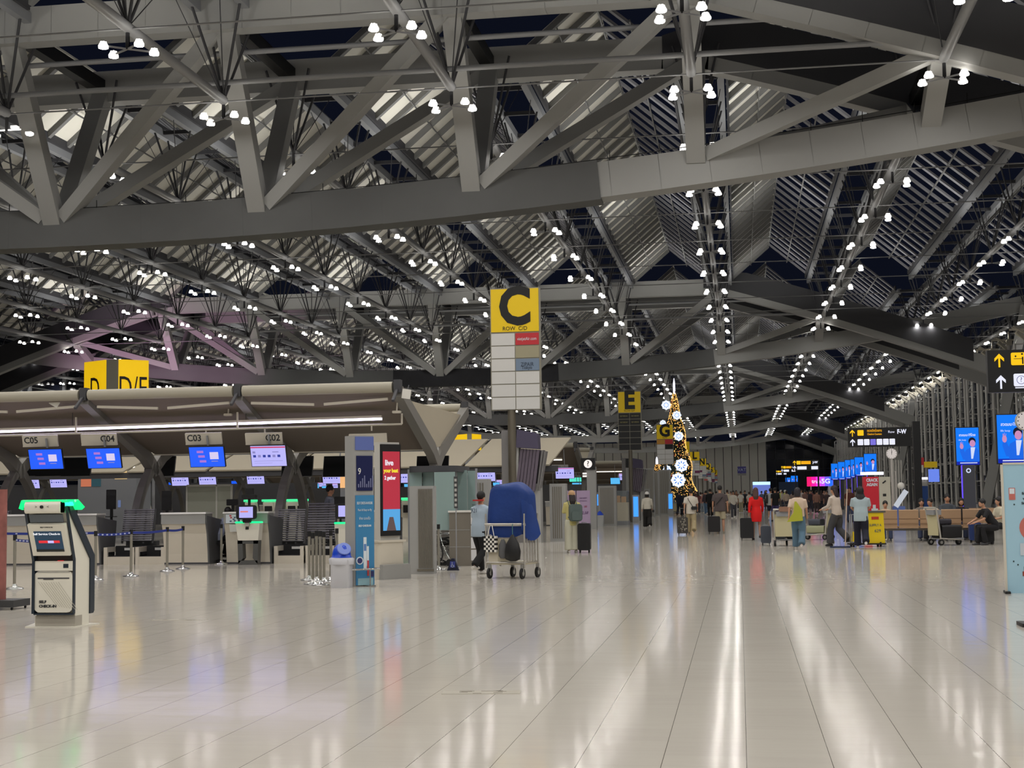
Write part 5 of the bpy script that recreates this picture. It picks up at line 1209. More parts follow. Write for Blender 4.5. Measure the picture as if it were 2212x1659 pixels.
person('woman in a fitted red dress with long brown hair walking away', x, y, 1.68, .0, 'walk', (206, 10, 14), 'long', bottom='none', hair='long', hcol=(72, 42, 34), shoes=(40, 30, 30), slim=.92, skinm=mat('stocking_skin', (140, 106, 88), .6))
suitcase(1614, 1167, 'large black suitcase pulled by the woman in red', .44, .66, .28, (14, 15, 20), 1.05)
x, y = at_feet(1666, 1124)
pr = person('man in a light grey T-shirt and navy shorts with a dark shoulder bag', x, y, 1.76, -.1, 'walk2', (190, 190, 192), 'short', .1, bottom='shorts', bcol=(24, 28, 50), shoes=(214, 210, 206), slim=1.1)
MB().rbox((-.2, -.05, 1.2), (.1, .2, .5), .05, black, axis='X').build('shoulder_bag', black, pr)
x, y = at_feet(1676, 1126); person('man in a black T-shirt just right of the light grey T-shirt', x, y, 1.78, .3, 'walk', (26, 26, 28), 'short', .1, bottom='shorts', bcol=(70, 64, 110), shoes=(30, 30, 30))
x, y = at_feet(1726, 1187)
pr = person('woman in a cream top and blue jeans carrying a lime green bag', x, y, 1.64, -.15, 'walk', (206, 184, 164), 'short', .0, bcol=(84, 112, 132), wide=.7, hair='bob', hcol=(30, 26, 34), shoes=(214, 208, 200))
MB().prism([(-.28, .75), (.14, .78), (.12, 1.08), (-.02, 1.3), (-.06, 1.3), (-.1, 1.0)], -.2, -.08, mat('lime_bag', (168, 170, 42), .6), 'Y').build('lime_shoulder_bag', None, pr)
x, y = at_feet(1810, 1180)
person('woman in a cream sweater and dark grey trousers bending to a trolley', x, y, 1.70, .9, 'push', (196, 182, 170), 'long', .02, bcol=(62, 62, 66), wide=1, hair='long', hcol=(40, 24, 28), shoes=(40, 40, 44))
x, y = at_feet(1862, 1185)
pr = person('cleaner in a pale blue T-shirt, black headscarf and navy trousers', x, y, 1.66, -.05, 'push', (164, 180, 186), 'short', .14, bcol=(20, 22, 40), wide=.8, hair='hijab', hcol=(14, 14, 18), shoes=(214, 212, 208), slim=1.1)
text('OUTI', .055, mat('shirt_ink'), pr, (0, -.14, 1.34))
x, y = at_feet(1837, 1128); person('man in a rust brown checked shirt behind the cleaner', x, y, 1.74, 2.9, 'stand', (96, 54, 46), 'short', .1, bcol=(70, 80, 110), shoes=(60, 50, 44), face=True)
x, y = at_feet(1876, 1126)
pr = person('man in an olive shirt with a blue pack, looking down behind the cleaner', x, y, 1.80, 2.6, 'phone', (78, 70, 44), 'long', .1, bcol=(40, 40, 50), shoes=(40, 40, 40), face=True)
MB().rbox((-.1, -.22, 1.15), (.3, .16, .4), .06, mat('pack_blue', (50, 66, 130), .7), axis='Y').build('backpack', None, pr)
x, y = at_feet(1863, 1124); person('dark-haired person in a violet top between the cleaner and the olive shirt', x, y, 1.7, 2.4, 'stand', (66, 60, 104), 'long', .1, bcol=(30, 30, 40), shoes=(30, 30, 30))
# ---- farther walkers, one by one
far_list = [(1585, 1120, (214, 208, 196), (70, 70, 78)), (1572, 1112, (208, 196, 170), (110, 96, 84)), (1601, 1108, (210, 206, 196), (156, 148, 120)), (1610, 1106, (26, 28, 40), (24, 26, 34)), (1619, 1106, (218, 206, 196), (40, 36, 40)), (1508, 1110, (120, 70, 70), (60, 60, 70)), (1518, 1108, (170, 120, 110), (140, 150, 160)), (1526, 1112, (60, 50, 56), (90, 120, 150)), (1548, 1104, (216, 170, 140), (50, 50, 56)), (1503, 1106, (40, 36, 40), (30, 30, 36)), (1646, 1100, (96, 110, 140), (50, 54, 66)), (1654, 1098, (200, 200, 196), (60, 60, 70)), (1591, 1100, (120, 84, 66), (60, 60, 64)), (1566, 1100, (190, 120, 110), (46, 46, 50)), (1740, 1112, (130, 100, 92), (84, 84, 96)), (1750, 1108, (50, 44, 50), (50, 50, 60)), (1765, 1110, (150, 110, 96), (70, 60, 60)), (1775, 1104, (80, 60, 62), (40, 40, 48)), (1787, 1112, (70, 54, 56), (44, 44, 50)), (1514, 1101, (214, 210, 206), (50, 50, 60)), (1541, 1098, (40, 40, 44), (40, 40, 44)), (1628, 1098, (60, 70, 90), (40, 40, 46)), (1700, 1104, (190, 170, 150), (60, 60, 70)), (1713, 1102, (150, 130, 120), (50, 50, 60)), (1732, 1100, (206, 196, 190), (60, 60, 66))]
cname = lambda c: 'red' if c[0] > 150 and c[1] < 90 else 'rose' if c[0] > c[1]+35 and c[0] > 150 else 'white' if min(c) > 195 else 'tan' if c[0] > 150 else 'brown' if c[0] > c[1]+14 else 'blue' if c[2] > c[0]+14 else 'black' if max(c) < 50 else 'grey'
rf = random.Random(11)
for i, (px, py, tc_, bc) in enumerate(far_list):
    x, y = at_feet(px, py)
    person('distant walker in a %s top, %s from the left in the far crowd' % (cname(tc_), ordn(sorted(q[0] for q in far_list).index(px)+1)), x, y, rf.uniform(1.58, 1.78), rf.uniform(-.5, .5)+(PI if i % 3 == 0 else 0), rf.choice(['walk', 'walk2', 'stand']), tc_, rf.choice(['short', 'long']), .08, bcol=bc, hair=rf.choice(['short', 'bob', 'long', 'short']), hcol=rf.choice([(24, 20, 20), (50, 34, 28)]), vox=.034, group='walkers in the far crowd')
# the far crowd: small figures copied from a few
protos = []
for i, (tc_, bc) in enumerate((((200, 190, 180), (50, 50, 60)), ((60, 50, 52), (40, 40, 46)), ((150, 90, 84), (60, 60, 80)), ((90, 100, 120), (36, 36, 40)), ((190, 150, 130), (110, 100, 90)))):
    protos.append((tc_, bc))
def tiny(tc_, bc, i):
    m = MB(); a, b_, c_ = mat('cloth_%d_%d_%d' % tc_, tc_, .85), mat('cloth_%d_%d_%d' % bc, bc, .85), hair_k
    for s in (-1, 1): m.tube([(s*.09, .1*s*(i % 2), .0), (s*.1, .03*s, .45), (s*.09, 0, .9)], [.05, .06, .085], b_, 7); m.tube([(s*.18, 0, 1.38), (s*.23, 0, 1.12), (s*.24, .06, .88)], [.06, .05, .035], a, 6); ball(m, (s*.24, .07, .83), .035, skin, n=6, k=4)
    eloft(m, [(0, 0, .82), (0, 0, 1.1), (0, 0, 1.35), (0, 0, 1.45)], [.17, .16, .19, .08], [.12, .11, .12, .07], (1, 0, 0), a, 8); m.tube([(0, 0, 1.43), (0, 0, 1.52)], .05, skin, 6); ball(m, (0, .01, 1.58), .095, skin, .85, .95, 1.15, 8, 6); ball(m, (0, -.015, 1.62), .1, c_, .9, .95, 1, 8, 6)
    return m.mesh('person')
tm_ = [tiny(a, b_, i) for i, (a, b_) in enumerate(protos)]
placed = []
for i in range(64):
    while True:
        Y = rf.uniform(125, 300); px = rf.uniform(1500, 1790) if i % 5 else rf.uniform(1640, 1900)
        x = fx(px, Y)
        if all(abs(x-a)+abs(Y-b_) > 1.6 for a, b_ in placed): break
    placed.append((x, Y)); k = i % 5
    side = ['in white', 'in dark brown', 'in rose', 'in slate blue', 'in tan'][k]
    o = link('person', tm_[k], None, (x, Y, 0), rf.uniform(0, 6), 'tiny far figure %s in the crowd at the end of the hall' % side, 'person', 'tiny far figures %s' % side); o.scale = (1, 1, rf.uniform(.94, 1.05))
# ================================================================ Christmas trees
pine = mat('pine_green', (20, 34, 22), .9); gold_e = glow('fairy_gold', (255, 190, 100), 1.7); snow_e = glow('snowflake_white', (214, 228, 255), 1.5); snow_b = glow('snowflake_blue', (60, 120, 220), 1.0); lav_e = glow('spire_white', (232, 232, 255), 2.0)
bauble = mat('bauble_red', (140, 20, 26), .3)
def xmas(x, y, z0, R, H_, n_l, label, flakes, spire, rr_):
    t = thing('christmas_tree', label, 'Christmas tree', (x, y, z0), 0)
    def rad(u): return R*(1-u)**.85*(1+.10*math.sin(u*22))
    m = MB(); N = 26; K = 30; vs = []
    for j in range(K+1):
        u = j/K
        for i in range(N): a = 2*PI*i/N; r = rad(u)*(.93+.12*rr_.random()); vs.append((r*math.cos(a), r*math.sin(a), H_*(.06+.94*u)+(.1*rr_.random() if j else 0)))
    m.add(vs, [(j*N+i, j*N+(i+1) % N, (j+1)*N+(i+1) % N, (j+1)*N+i) for j in range(K) for i in range(N)], pine)
    for i in range(900):
        u = rr_.random()**1.5; a = rr_.uniform(0, 2*PI); r = rad(u); p = V((r*math.cos(a)*.95, r*math.sin(a)*.95, H_*(.06+.94*u))); q = p+V((math.cos(a), math.sin(a), -.35))*.2*(1-.5*u)
        w_ = V((-math.sin(a), math.cos(a), 0))*.05; m.add([p-w_, p+w_, q], [(0, 1, 2)], pine)
    m.tube([(0, 0, 0), (0, 0, H_*.1)], R*.25, pine, 10); m.build('needles', pine, t)
    g = MB()
    for i in range(n_l):
        u = rr_.random()**1.45*.98; a = rr_.uniform(-PI, .12*PI) if i % 5 else rr_.uniform(0, PI); r = rad(u)*1.06+.03; c = V((r*math.cos(a), r*math.sin(a), H_*(.06+.94*u)+.03)); s = rr_.uniform(.018, .034)*(R/1.6)**.5
        g.add([c+V((s, 0, 0)), c+V((0, 0, s*1.6)), c-V((s, 0, 0)), c-V((0, 0, s*1.6)), c-V((0, s, 0))], [(0, 1, 4), (1, 2, 4), (2, 3, 4), (3, 0, 4)], gold_e)
    g.build('fairy_lights', gold_e, t)['kind'] = 'stuff'
    for (px, py, rp) in flakes:
        p = P(px, py, y-R*.7); d = y-.25-1.08*rad(min(1, max(0, (p.z-z0)/H_))); p = P(px, py, d); r = rp*1.25/FPX*d; m = MB(); c = V((0, 0, 0))
        m.tube([(0, 0, 0), (0, .06, 0)], r, snow_e, 20)
        for k in range(8):
            a = k*PI/4; u = V((math.cos(a), 0, math.sin(a))); w_ = V((-math.sin(a), 0, math.cos(a)))
            m.add([c+u*r*.25+V((0, -.012, 0)), c+u*r*.5-w_*r*.1+V((0, -.012, 0)), c+u*r*.78+V((0, -.012, 0)), c+u*r*.5+w_*r*.1+V((0, -.012, 0))], [(0, 1, 2, 3)], snow_b)
            ball(m, c+u*r*1.02, r*.13, snow_e, n=6, k=4)
        m.build('snowflake', snow_e, t, p-V((x, y, z0)))
    b = MB()
    for i in range(30):
        u = rr_.random(); a = rr_.uniform(-PI, 0); r = rad(u)*1.03; ball(b, (r*math.cos(a), r*math.sin(a), H_*(.06+.94*u)), .05*R, bauble, n=8, k=5)
    b.build('baubles', bauble, t)['kind'] = 'stuff'
    if spire: MB().tube([(0, 0, H_*.95), (0, 0, H_+spire*.6), (0, 0, H_+spire)], [.1, .09, .02], lav_e, 8).build('spire', lav_e, t)
rx_ = random.Random(5); YT = 128.0
pt = P(1447, 845, YT); pb = G(1460, 1104)
xmas(fx(1462, YT), YT, 0, 1.75, pt.z, 1900, 'huge Christmas tree with gold fairy lights and lit snowflakes in the walkway', [(1439, 875, 7.5), (1462, 897, 7), (1466, 942, 7.5), (1432, 914, 5), (1472, 1005, 10.5), (1465, 1037, 11.5), (1441, 1014, 6.5)], 1.15, rx_)
a = P(1422, 1000, 118); b = P(1420, 1056, 118)
xmas(fx(1421, 118), 118, b.z, .62, a.z-b.z, 420, 'small lit Christmas tree cone on a cabinet left of the huge one', [(1416, 1037, 9)], .5, rx_)
MB().bb(-.7, .7, -.4, .4, 0, b.z).build('plinth_cabinet', cgrey, loc=(fx(1421, 118), 118, 0), label='grey cabinet carrying the small lit Christmas tree', cat='cabinet')

# ================================================================ hanging direction signs
amber = glow('sign_amber', (255, 200, 20), 1.0); wht = glow('sign_white', (236, 238, 255), 1.0)
def arrow(mb, cx, cz, s, m_):
    mb.prism([(cx-.06*s, cz-.5*s), (cx+.06*s, cz-.5*s), (cx+.06*s, cz+.15*s), (cx+.32*s, cz-.1*s), (cx+.32*s, cz+.12*s), (cx, cz+.45*s), (cx-.32*s, cz+.12*s), (cx-.32*s, cz-.1*s), (cx-.06*s, cz+.15*s)], -.03, -.02, m_, 'Y')
def dir_sign(x0, x1, z0, z1, Y, label, rows, hang=True, rz=0):
    t = thing('direction_sign', label, 'direction sign', (x0, Y, 0), rz, 'black direction signs'); w_ = x1-x0; h = z1-z0
    bd = MB().bb(0, w_, 0, .22, z0, z1).build('board', blk_p, t)
    if hang: MB().bb(w_-.14, w_-.02, .22, .36, 0, z1).build('support_post', blk_p, t)
    return t, bd, w_, h
A = P(2132, 757, 33.2); B_ = P(2140, 848, 33.2)
t, bd, w_, h = dir_sign(A.x, A.x+3.4, B_.z, A.z, 33.2, 'big black direction sign with yellow and white arrows at the right picture edge', 0)
mb = MB(); arrow(mb, .25, B_.z+h*.76, .32, amber); mb.build('yellow_arrow', amber, bd); mb = MB(); arrow(mb, .27, B_.z+h*.25, .32, wht); mb.build('white_arrow', wht, bd)
mb = MB().rbox((.66, -.02, B_.z+h*.78), (.31, .02, .28), .03, amber, axis='Y').build('check_in_symbol', amber, bd)
MB().box((.66, -.036, B_.z+h*.78), (.2, .01, .012), blk_p).box((.75, -.036, B_.z+h*.74), (.03, .01, .16), blk_p).tube([(.74, -.032, B_.z+h*.89), (.74, -.04, B_.z+h*.89)], .022, blk_p, 10).tube([(.6, -.032, B_.z+h*.84), (.6, -.04, B_.z+h*.84)], .02, blk_p, 10).build('symbol_figures', blk_p, mb)
mb = MB().rbox((.70, -.02, B_.z+h*.28), (.31, .02, .28), .03, wht, axis='Y').build('help_symbol', wht, bd); MB().bb(.57, .82, -.03, -.02, B_.z+.08, B_.z+.105, wht).build('underline', wht, bd)
r_ = MB(); r_.tube([(.70+.09*math.cos(a), -.034, B_.z+h*.28+.09*math.sin(a)) for a in [i*PI/10 for i in range(21)]], .006, mat('symbol_blue', (60, 70, 150), .5), 5, cap=False).build('symbol_ring', None, mb); text('?', .15, mat('symbol_blue'), mb, (.70, -.034, B_.z+h*.28))
MB().rbox((1.1, -.02, B_.z+h*.28), (.31, .02, .28), .03, wht, axis='Y').build('symbol_tile', wht, bd)
A = P(1831, 925, 73.7); B_ = P(1836, 966, 73.7); C_ = P(1968, 925, 73.7)
t, bd, w_, h = dir_sign(A.x, C_.x, B_.z, A.z, 73.7, 'black direction sign for rows F-W hanging over the walkway', 0)
mb = MB(); arrow(mb, .22, B_.z+h*.74, .36, amber); mb.rbox((.62, -.02, B_.z+h*.74), (.3, .02, .28), .03, amber, axis='Y'); mb.build('yellow_symbols', amber, bd); mb = MB(); arrow(mb, .22, B_.z+h*.25, .36, wht)
for i in range(6): mb.rbox((.6+.31*i, -.02, B_.z+h*.25), (.27, .02, .3), .03, wht if i != 2 else glow('sign_violet', (130, 120, 230), .9), axis='Y')
mb.build('white_symbols', wht, bd); amb = mat('amber_ink', (20, 16, 4), .5, emit=.9, emrgb=(255, 180, 20), sample='NONE')
text('ตรวจบัตรโดยสาร', .17, amb, bd, (1.3, -.03, B_.z+h*.84), sx=.62, bold=.003); text('Check-in Counters', .13, amb, bd, (1.3, -.03, B_.z+h*.66), sx=.7, bold=.003)
text('Row', .17, wht, bd, (2.12, -.03, B_.z+h*.76)); text('F-W', .3, wht, bd, (2.62, -.03, B_.z+h*.76), bold=.012, sx=.8)
MB().bb(.0, .35, -.1, .3, 0, 5.0).build('black_post', blk_p, loc=(C_.x+.1, 73.9, 0), label='tall black post holding the F-W direction sign', cat='post')
for i, (pa, pb_, ya, yb, Y, tx) in enumerate(((1712, 1770, 994, 1016, 114, 'J-W'), (1687, 1720, 1006, 1020, 155, 'L-W'), (1676, 1700, 1016, 1026, 196, ''))):
    A = P(pa, ya, Y); B_ = P(pb_, yb, Y); t, bd, w_, h = dir_sign(A.x, B_.x, B_.z, A.z, Y, 'distant black direction sign over the walkway, %s behind the F-W sign' % ordn(i+1), 0)
    mb = MB(); arrow(mb, w_*.07, B_.z+h*.75, h*.45, amber); mb.bb(w_*.15, w_*.3, -.03, -.02, B_.z+h*.58, B_.z+h*.92, amber); mb.bb(w_*.32, w_*.68, -.03, -.02, B_.z+h*.6, B_.z+h*.9, amb); mb.build('yellow_symbols', amber, bd)
    mb = MB(); arrow(mb, w_*.07, B_.z+h*.25, h*.45, wht); mb.bb(w_*.17, w_*.52, -.03, -.02, B_.z+h*.1, B_.z+h*.4, wht); mb.bb(w_*.7, w_*.95, -.03, -.02, B_.z+h*.1, B_.z+h*.4, wht); mb.build('white_symbols', wht, bd)
    if tx: text(tx, h*.28, wht, bd, (w_*.85, -.03, B_.z+h*.76), bold=.01)

# ================================================================ blue advert screens on posts
ad_b = glow('ad_blue', (0, 122, 250), 1.0, sample='FRONT'); ad_s = glow('ad_suit', (20, 104, 235), .95); ad_sk = glow('ad_skin', (216, 150, 200), .85); ad_h = glow('ad_hair', (10, 20, 50), .8); ad_n = glow('ad_navy', (8, 36, 180), .9); ad_w = glow('ad_ink', (214, 224, 255), .95); post_d = mat('post_charcoal', (64, 66, 76), .4); ed_v = glow('edge_violet', (96, 70, 255), 1.2)
def ad_screen(px, py, wpx, hpx, Y, label, detail=True, slim_=False):
    c = P(px, py, Y); s = Y/FPX; w_, h = wpx*s, hpx*s
    t = thing('advert_screen', label, 'advert screen', (c.x, Y, 0), 0, 'blue advert screens on posts')
    MB().bb(-w_/2-.03, w_/2+.03, .0, .12, c.z-h/2-.03, c.z+h/2+.03).build('case', black, t)
    sc_ = MB().bb(-w_/2, w_/2, -.012, 0, c.z-h/2, c.z+h/2).build('screen', ad_b, t)
    m = MB(); X = lambda u: u*w_; Z = lambda v_: c.z+v_*h
    m.prism([(X(-.12), Z(-.42)), (X(-.16), Z(-.22)), (X(-.08), Z(-.10)), (X(.10), Z(-.04)), (X(.36), Z(-.04)), (X(.48), Z(-.12)), (X(.49), Z(-.42))], -.016, -.012, ad_s, 'Y')
    m.prism([(X(.14), Z(-.34)), (X(.22), Z(-.34)), (X(.33), Z(-.03)), (X(.13), Z(-.03))], -.018, -.016, ad_w, 'Y')
    m.prism([(X(-.34), Z(-.14)), (X(-.22), Z(-.36)), (X(-.04), Z(-.36)), (X(-.1), Z(-.2)), (X(-.2), Z(-.05)), (X(-.32), Z(-.05))], -.018, -.014, ad_s, 'Y')
    for k, (cx, cz, a, b_, m_) in enumerate(((.2, .135, .16, .105, ad_h), (.215, .075, .125, .095, ad_sk), (-.26, .0, .08, .075, ad_sk))):
        m.prism([(X(cx+a*math.cos(i*PI/7)), Z(cz+b_*math.sin(i*PI/7))) for i in range(14)], -.02-.002*k, -.016, m_, 'Y')
    for i in range(3): m.beam((X(-.30+.04*i), -.022, Z(.04)), (X(-.30+.05*i), -.022, Z(.13-.02*abs(i-1))), w_*.028, .006, ad_sk)
    m.bb(X(-.5), X(.5), -.015, -.012, Z(-.5), Z(-.41), ad_n)
    for a, b_, z_ in ((-.35, .4, -.45),): m.bb(X(a), X(b_), -.018, -.015, Z(z_-.012), Z(z_+.012), ad_w)
    m.build('screen_picture', ad_s, sc_)
    if detail: text('สวดมนต์ที่ไทย', h*.085, ad_w, sc_, (0, -.016, Z(.30)), sx=.9, bold=.004); text('life loop', h*.06, ad_w, sc_, (-.22*w_, -.016, Z(.17)))
    MB().bb(-w_*.27, w_*.27, -.02, .14, 0, c.z-h/2).build('post', post_d, t); MB().bb(-w_*.3, -w_*.27, -.03, .14, .9, c.z-h/2).build('violet_edge', ed_v, t)
    if detail:
        MB().tube([(0, -.02, c.z-h/2-.22), (0, -.03, c.z-h/2-.22)], .09, ad_w, 18).tube([(0, -.03, c.z-h/2-.22), (0, -.034, c.z-h/2-.22)], .05, post_d, 14).build('round_mark', ad_w, t)
    return t
ad_screen(2090, 964, 46, 77, 56.4, 'blue screen with a man in a blue suit, right of the long black post')
ad_screen(2186, 948, 58, 100, 43.5, 'largest blue screen with a man in a blue suit, above the pale blue banner')
for i, (px, py, ww, hh, Y) in enumerate(((1880, 1001, 25, 40, 100), (1856, 1008, 18, 39, 108), (1842, 1012, 8, 38, 114), (1832, 1014, 12, 39, 120), (1818, 1017, 14, 37, 128), (1803, 1019, 14, 34, 136), (1716, 1036, 14, 16, 260), (1702, 1038, 10, 12, 290))):
    ad_screen(px, py, ww, hh, Y, 'far blue screen with a suited man, %s leftward from the clock' % ordn(i+1), False)
# clocks
def clock(px, py, r_px, Y, label, pole=True):
    c = P(px, py, Y); r = r_px/FPX*Y; t = thing('clock', label, 'clock', (c.x, Y, 0), 0, 'round clocks')
    f_ = MB().tube([(0, 0, c.z), (0, .12, c.z)], r, mat('clock_rim', (170, 168, 160), .4), 24).tube([(0, -.01, c.z), (0, 0, c.z)], r*.92, glow('clock_face', (226, 216, 210), .75), 24).build('clock_face', None, t)
    m = MB().beam((0, -.02, c.z-.02), (r*.1, -.02, c.z+r*.5), .02, .01, black).beam((0, -.022, c.z-.05), (.0, -.022, c.z+r*.75), .015, .01, black)
    for k in range(12): a = k*PI/6; m.box((r*.8*math.cos(a), -.015, c.z+r*.8*math.sin(a)), (.022, .01, .022), black)
    m.build('hands_and_marks', black, f_)
    MB().tube([(0, .06, 0), (0, .06, c.z-r)], .06, None, 10).tube([(.14, .06, 0), (.14, .06, c.z-r-.5)], .035, None, 8).build('pole', cgrey2, t)
clock(1926, 980, 11.5, 62, 'round white clock on a grey pole below the F-W sign'); clock(2216, 909, 20, 30.5, 'round clock cut off by the right picture edge')
# slim dark column with camera dome
# ================================================================ stalls on the right
def simple(nm, label, cat, x, y, mbs, group=None, rz=0):
    t = thing(nm, label, cat, (x, y, 0), rz, group)
    for n_, m_b, m_ in mbs: m_b.build(n_, m_, t)
    return t
Y = 140; c = P(1772, 1040, Y); w_ = 55/FPX*Y; h = 20/FPX*Y; t = thing('kiosk_stall', 'stall with a glowing pink to blue 5G sign', 'stall', (c.x, Y, 0))
gs = MB()
pinks = [(255, 20, 110), (255, 20, 160), (250, 60, 220), (200, 80, 240), (110, 90, 245), (40, 110, 250)]
for i, cc in enumerate(pinks): gs.bb(-w_/2+i*w_/6, -w_/2+(i+1)*w_/6, -.05, .3, c.z-h/2, c.z+h/2, glow('sign_grad_%d' % i, cc, 1.15, sample='FRONT'))
g2 = gs.build('lit_sign', None, t); text('true', .5, wht, g2, (-.38, -.07, c.z), bold=.01); text('5G', .62, wht, g2, (.5, -.07, c.z), bold=.02, sx=1.1)
MB().bb(-w_/2+.3, -w_/2+.4, 0, .1, 0, c.z-h/2).bb(-.2, -.1, 0, .1, 0, c.z-h/2).bb(w_/2-.5, w_/2-.1, 0, .3, 0, c.z-h/2).build('posts', white_p, t); MB().bb(-w_/2, w_/2-.6, -.2, 1.2, 0, 1.05).build('stall_counter', mat('stall_dark', (50, 34, 40), .5), t); MB().bb(-w_/2+.2, -.1, -.3, -.2, .95, 1.25).build('lit_front', glow('pink_front', (255, 150, 200), 1.0), t)
Y = 60; x0, x1 = fx(1868, Y), fx(1900, Y); c = P(1884, 1030, Y)
t = thing('red_booth', 'red promotional booth with white lettering under a bright tube light', 'booth', (x0, Y, 0)); w_ = x1-x0
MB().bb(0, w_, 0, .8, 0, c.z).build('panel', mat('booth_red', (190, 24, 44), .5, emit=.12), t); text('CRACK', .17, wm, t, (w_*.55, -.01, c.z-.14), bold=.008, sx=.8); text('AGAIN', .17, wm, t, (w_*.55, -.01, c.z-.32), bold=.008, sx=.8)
MB().bb(w_*.45, w_*.9, -.012, 0, .1, .85).bb(w_*.55, w_*.75, -.012, 0, .85, 1.0).build('white_shape', wm, t)
a = P(1862, 1023, Y); MB().bb(-.12, .78, -.12, .1, a.z-.06, a.z+.06).build('tube_light', glow('tube_white', (246, 240, 255), 1.6, sample='FRONT'), t)
Y = 57; x0, x1 = fx(1901, Y), fx(1925, Y); t = thing('cream_booth_panel', 'cream display panel right of the red booth', 'display panel', (x0, Y, 0)); w_ = x1-x0; c = P(1910, 1030, Y)
MB().bb(0, w_, 0, .2, 0, c.z).build('panel', mat('panel_cream', (186, 182, 166), .5), t); MB().beam((w_*.3, -.01, c.z-.25), (w_*.6, -.01, c.z-.15), .03, .05, black).bb(w_*.3, w_*.6, -.012, 0, c.z-.75, c.z-.65, black).bb(w_*.3, w_*.6, -.012, 0, c.z-1.1, c.z-1.0, mat('panel_ink2', (160, 90, 80), .5)).build('small_marks', black, t)
Y = WALLY-.11; a, b = P(1593, 1008, Y), P(1612, 1027, Y); t = thing('notice_board', 'violet-blue VAT board fixed on the far panelled wall', 'notice board', (a.x, Y, 0)); w_ = b.x-a.x
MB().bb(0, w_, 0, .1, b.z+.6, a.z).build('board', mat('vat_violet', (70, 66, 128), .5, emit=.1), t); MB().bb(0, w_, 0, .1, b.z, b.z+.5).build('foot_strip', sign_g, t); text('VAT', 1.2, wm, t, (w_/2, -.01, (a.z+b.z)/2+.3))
Y = 210; a, b = P(1626, 1041, Y), P(1664, 1047, Y); simple('lit_counter', 'bright blue-white lit counter canopy far down the walkway', 'lit counter', a.x, Y, [('lit_canopy', MB().bb(0, b.x-a.x, 0, 1, b.z, a.z), glow('counter_light', (180, 222, 255), 1.5)), ('back_wall', MB().bb(0, b.x-a.x, 1, 1.2, 0, b.z), glow('counter_back', (120, 140, 230), .7)), ('desk', MB().bb(0, b.x-a.x, -.2, .4, 0, 1.1), white_p)])
MB().bb(0, fx(1726, 165)-fx(1684, 165), 0, .1, 0, P(1700, 1041, 165).z).build('hoarding', mat('hoarding_navy', (20, 44, 74), .6), loc=(fx(1684, 165), 165, 0), label='dark navy hoarding beyond the far crowd', cat='hoarding')
for i, (px, Y) in enumerate(((1688, 158), (1697, 157))):
    o = link('person', tm_[4], None, (fx(px, Y), Y, 0), .5, ['workman in a white helmet and yellow vest before the navy hoarding', 'second workman in a white helmet, right of his mate'][i], 'person', 'workmen in helmets')
    hm_ = MB(); ball(hm_, (0, 0, 1.68), .15, white_p, n=10, k=6); hm_.build('helmet', white_p, o); MB().lathe([(.2, .95), (.21, 1.2), (.22, 1.42), (.1, 1.5)], (0, 0, 0), None, 10, sy=.75).build('vest', mat('vest_yellow', (200, 205, 110), .7), o)
Y = 75; a, b = P(1979, 1050, Y), P(2006, 1098, Y); c = P(1990, 1034, Y)
t = thing('blue_cabinet', 'deep blue vending cabinet with a bright light on top', 'cabinet', (a.x, Y, 0)); w_ = b.x-a.x
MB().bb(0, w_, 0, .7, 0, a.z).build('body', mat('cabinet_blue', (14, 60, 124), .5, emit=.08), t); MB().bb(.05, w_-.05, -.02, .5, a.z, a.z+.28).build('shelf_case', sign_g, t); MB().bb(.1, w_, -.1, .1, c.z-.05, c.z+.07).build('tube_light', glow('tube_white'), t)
Y = 88; a = P(1979, 994, Y); t = thing('shop_sign', 'yellow and red shop sign behind the blue cabinet', 'shop sign', (a.x, Y, 0)); MB().bb(.45, 1.2, 0, .2, a.z-.45, a.z-.1).build('yellow_board', mat('sign_yellow'), t); MB().bb(0, .45, 0, .2, a.z-.4, a.z+.15).build('red_board', red_p, t); MB().bb(0, .4, -.02, 0, a.z-.75, a.z-.3).build('white_board', white_p, t); MB().bb(.7, 1.3, 0, .2, a.z-1.3, a.z-.55).build('blue_board', glow('shop_blue', (110, 140, 245), .9), t); MB().bb(.5, .6, .1, .2, 0, a.z-.3).build('post', st_grey, t)
t = thing('tilted_display', 'white information machine with a tilted lit panel behind the seats', 'information machine', (fx(1944, 58), 58, 0))
MB().bb(-.25, .2, 0, .4, 0, .95).build('body', mat('machine_blue', (96, 120, 190), .5), t); MB().box((.05, -.05, 1.25), (.2, .05, .75), glow('machine_white', (220, 226, 236), .7), ry=.6).build('tilted_panel', None, t); m = MB(); ball(m, (.08, .1, 1.75), .14, white_p); m.build('round_head', white_p, t)
mb = MB()
for i in range(4): mb.tube([(i*.12, 0, 0), (i*.12, 0, 3.0)], .03)
mb.build('steel_bollards', cgrey2, loc=(fx(1933, 70), 70, 0), label='cluster of tall thin steel pipes right of the clock pole', cat='pipes')

